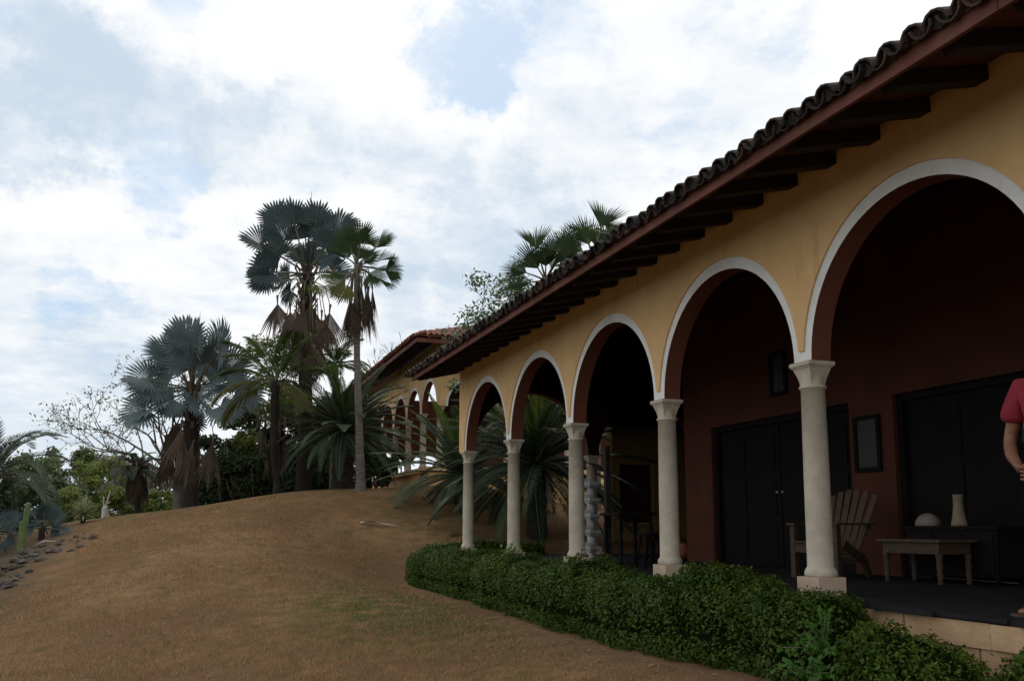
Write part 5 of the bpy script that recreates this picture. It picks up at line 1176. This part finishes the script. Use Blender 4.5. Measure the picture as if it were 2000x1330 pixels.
# ------------------------------------------------------------------ the man at the right border
def skin_mesh(name, pts, edges, radii, mat, parent, sub=2, root=0):
    me = bpy.data.meshes.new(name); me.from_pydata([tuple(p) for p in pts], edges, []); me.materials.append(mat); o = link(name, me, parent)
    bpy.context.view_layer.objects.active = o
    o.modifiers.new('skin', 'SKIN'); 
    if not me.skin_vertices: me.skin_vertices.new() if hasattr(me.skin_vertices, 'new') else None
    for i, r_ in enumerate(radii): me.skin_vertices[0].data[i].radius = r_ if isinstance(r_, tuple) else (r_, r_); me.skin_vertices[0].data[i].use_root = (i == root)
    md = o.modifiers.new('sub', 'SUBSURF'); md.levels = sub; md.render_levels = sub; o.modifiers['skin'].use_smooth_shade = True
    return o
def person():
    t = thing('person', (5.14+.155, 4.27-.05, .0), 'person in red shirt and pale shorts standing at the porch edge, cut by the border', 'person')
    fx = unit(np.array([-.80, -.60, 0])); rx = np.array([fx[1], -fx[0], 0])      # forward, his right
    def w(r_, f_, z): return rx*r_+fx*f_+UP*z
    P = []; E_ = []; Rd = []
    def v(p, r_): P.append(p); Rd.append(r_); return len(P)-1
    def e(a, b): E_.append((a, b))
    pel = v(w(0, 0, .98), (.15, .115)); wst = v(w(0, .01, 1.12), (.15, .115)); chs = v(w(0, .0, 1.34), (.165, .12)); nk0 = v(w(0, -.015, 1.53), (.07, .07)); nk = v(w(0, .0, 1.60), (.058, .06)); hd0 = v(w(0, .015, 1.67), (.07, .085)); hd = v(w(0, .012, 1.75), (.076, .095)); hd2 = v(w(0, .0, 1.83), (.06, .075))
    for a, b in ((pel, wst), (wst, chs), (chs, nk0), (nk0, nk), (nk, hd0), (hd0, hd), (hd, hd2)): e(a, b)
    hands = []
    for s in (1, -1):
        sh = v(w(s*.19, -.01, 1.47), .068); up_ = v(w(s*.235, -.02, 1.32), .054); el = v(w(s*.285, -.04, 1.14), .042); fa = v(w(s*.275, .06, 1.04), .043); wr = v(w(s*.235, .17, .965), .030); hb = v(w(s*.215, .22, .925), (.040, .020))
        e(chs, sh); e(sh, up_); e(up_, el); e(el, fa); e(fa, wr); e(wr, hb); hands.append((s, w(s*.215, .22, .925)))
        hip = v(w(s*.10, 0, .90), .098); th = v(w(s*.115, .01, .72), .085); kn = v(w(s*.125, .02, .50), .060); cf = v(w(s*.13, -.01, .34), .060); sk = v(w(s*.135, -.01, .18), .042); an = v(w(s*.14, -.01, .08), .042)
        out_ = unit(fx*.5+rx*s*.85); heel = v(w(s*.14, 0, .05)-out_*.05, .036); ball = v(w(s*.14, 0, .038)+out_*.12, (.045, .026)); toe = v(w(s*.14, 0, .03)+out_*.185, (.042, .018))
        for a, b in ((pel, hip), (hip, th), (th, kn), (kn, cf), (cf, sk), (sk, an), (an, heel), (an, ball), (ball, toe)): e(a, b)
    skin_mesh('body', P, E_, Rd, M['skin'], t, 2, pel)
    # fingers, each its own chain, closed on a blue cloth in front of the hip
    for s, hpos in hands:
        for k in range(4):
            b0 = hpos+UP*(-.012-.004*k)+rx*s*(-.01)+fx*(.012)+UP*(.030-.021*k); d = -rx*s*.9-UP*.25+fx*.35; d = unit(d); L = (.072, .08, .075, .06)[k]
            skin_mesh('finger', [b0-d*.02, b0+d*L*.4, b0+d*L*.75+(-fx)*.008, b0+d*L+(-fx)*.026], [(0, 1), (1, 2), (2, 3)], [.0095, .009, .0085, .007], M['skin'], t, 1)
        b0 = hpos+UP*.03; skin_mesh('thumb', [b0-UP*.01, b0+UP*.012-rx*s*.03+fx*.02, b0-rx*s*.062+fx*.022], [(0, 1), (1, 2)], [.012, .0105, .008], M['skin'], t, 1)
    # shirt with short sleeves, shorts, backpack straps
    sp_ = [w(0, 0, .88), w(0, .015, 1.12), w(0, .01, 1.34), w(0, -.01, 1.52), w(.20, -.01, 1.47), w(.245, -.02, 1.33), w(.262, -.025, 1.24), w(-.20, -.01, 1.47), w(-.245, -.02, 1.33), w(-.262, -.025, 1.24)]
    skin_mesh('shirt', sp_, [(0, 1), (1, 2), (2, 3), (2, 4), (4, 5), (5, 6), (2, 7), (7, 8), (8, 9)], [(.185, .15), (.18, .15), (.185, .148), (.115, .115), .096, .088, .092, .096, .088, .092], M['shirt'], t, 2)
    hp_ = [w(0, 0, .96), w(.105, 0, .86), w(.125, .01, .68), w(.132, .015, .52), w(-.105, 0, .86), w(-.125, .01, .68), w(-.132, .015, .52)]
    skin_mesh('shorts', hp_, [(0, 1), (1, 2), (2, 3), (0, 4), (4, 5), (5, 6)], [(.172, .135), .122, .112, .108, .122, .112, .108], M['denim'], t, 2)
    for s in (1, -1):
        b = MB(); pts = [w(s*.11, -.16, 1.30), w(s*.12, -.12, 1.48), w(s*.12, -.02, 1.555), w(s*.125, .09, 1.49), w(s*.14, .145, 1.34), w(s*.17, .12, 1.2), w(s*.19, -.02, 1.12)]
        for a, q in zip(pts[:-1], pts[1:]): b.bar(a, q, .05, .014, 0, fx)
        b.build('strap', M['strap'], t)
    b = MB(); b.obox(w(0, -.235, 1.28), rx*.15, fx*.085, UP*.23); bp = b.build('backpack', M['strap'], t); md = bp.modifiers.new('bevel', 'BEVEL'); md.width = .06; md.segments = 4
    b = MB(); c0 = w(.06, .265, .92); b.add([c0+rx*.06+UP*.02, c0+rx*.10-UP*.10, c0-rx*.02-UP*.20, c0-rx*.09-UP*.06, c0-UP*.05+fx*.02], [(0, 1, 4), (1, 2, 4), (2, 3, 4), (3, 0, 4)]); b.build('blue_cloth', M['blue'], t)
    for s in (1, -1):
        out_ = unit(fx*.5+rx*s*.85); sd2 = np.cross(UP, out_); c0 = w(s*.14, 0, .011)+out_*.06; b = MB(); b.obox(c0, out_*.145, sd2*.05, UP*.009); so = b.build('sandal', M['sole'], t)
        b = MB(); q = c0+out_*.06
        b.bar(q+sd2*.048, q+UP*.055+out_*.02, .02, .006); b.bar(q-sd2*.048, q+UP*.055+out_*.02, .02, .006); b.build('sandal_strap', M['sole'], so)
    # face and hair
    hc = w(0, .012, 1.765)
    b = MB(); vs = []; fs = []
    n, m_ = 16, 8
    for i in range(m_):
        ph = R(-5)+R(95)*i/(m_-1)
        for k in range(n): a = 2*math.pi*k/n; cut = -.03 if math.cos(a) < .3 else .04; rr_ = math.cos(ph); vs.append(hc+rx*math.sin(a)*.088*rr_+fx*(math.cos(a)*.105*rr_-.008)+UP*(math.sin(ph)*.115+(cut if i == 0 else 0)))
    for i in range(m_-1):
        for k in range(n): fs.append((i*n+k, i*n+(k+1) % n, (i+1)*n+(k+1) % n, (i+1)*n+k))
    b.add(vs, fs, 0, True); b.build('hair', M['hair'], t)
    for s in (1, -1):
        b = MB(); b.lathe([(0, -.011), (.008, -.008), (.011, 0), (.008, .008), (0, .011)], w(s*.032, .098, 1.735), 10); b.build('eye', M['eye'], t)
        b = MB(); q = w(s*.082, -.005, 1.72); b.obox(q, rx*.008, fx*.02, UP*.032); ea = b.build('ear', M['skin'], t); mb_ = ea.modifiers.new('bevel', 'BEVEL'); mb_.width = .008; mb_.segments = 2
    b = MB(); b.add([w(0, .10, 1.74), w(.017, .10, 1.695), w(-.017, .10, 1.695), w(0, .128, 1.70)], [(0, 1, 3), (0, 3, 2), (1, 2, 3)]); b.build('nose', M['skin'], t)
    b = MB(); b.bar(w(-.025, .098, 1.668), w(.025, .098, 1.668), .014, .008); b.build('mouth', M['shirt'], t)
    for ch_ in t.children: ch_.location = ch_.location
    return t
person()
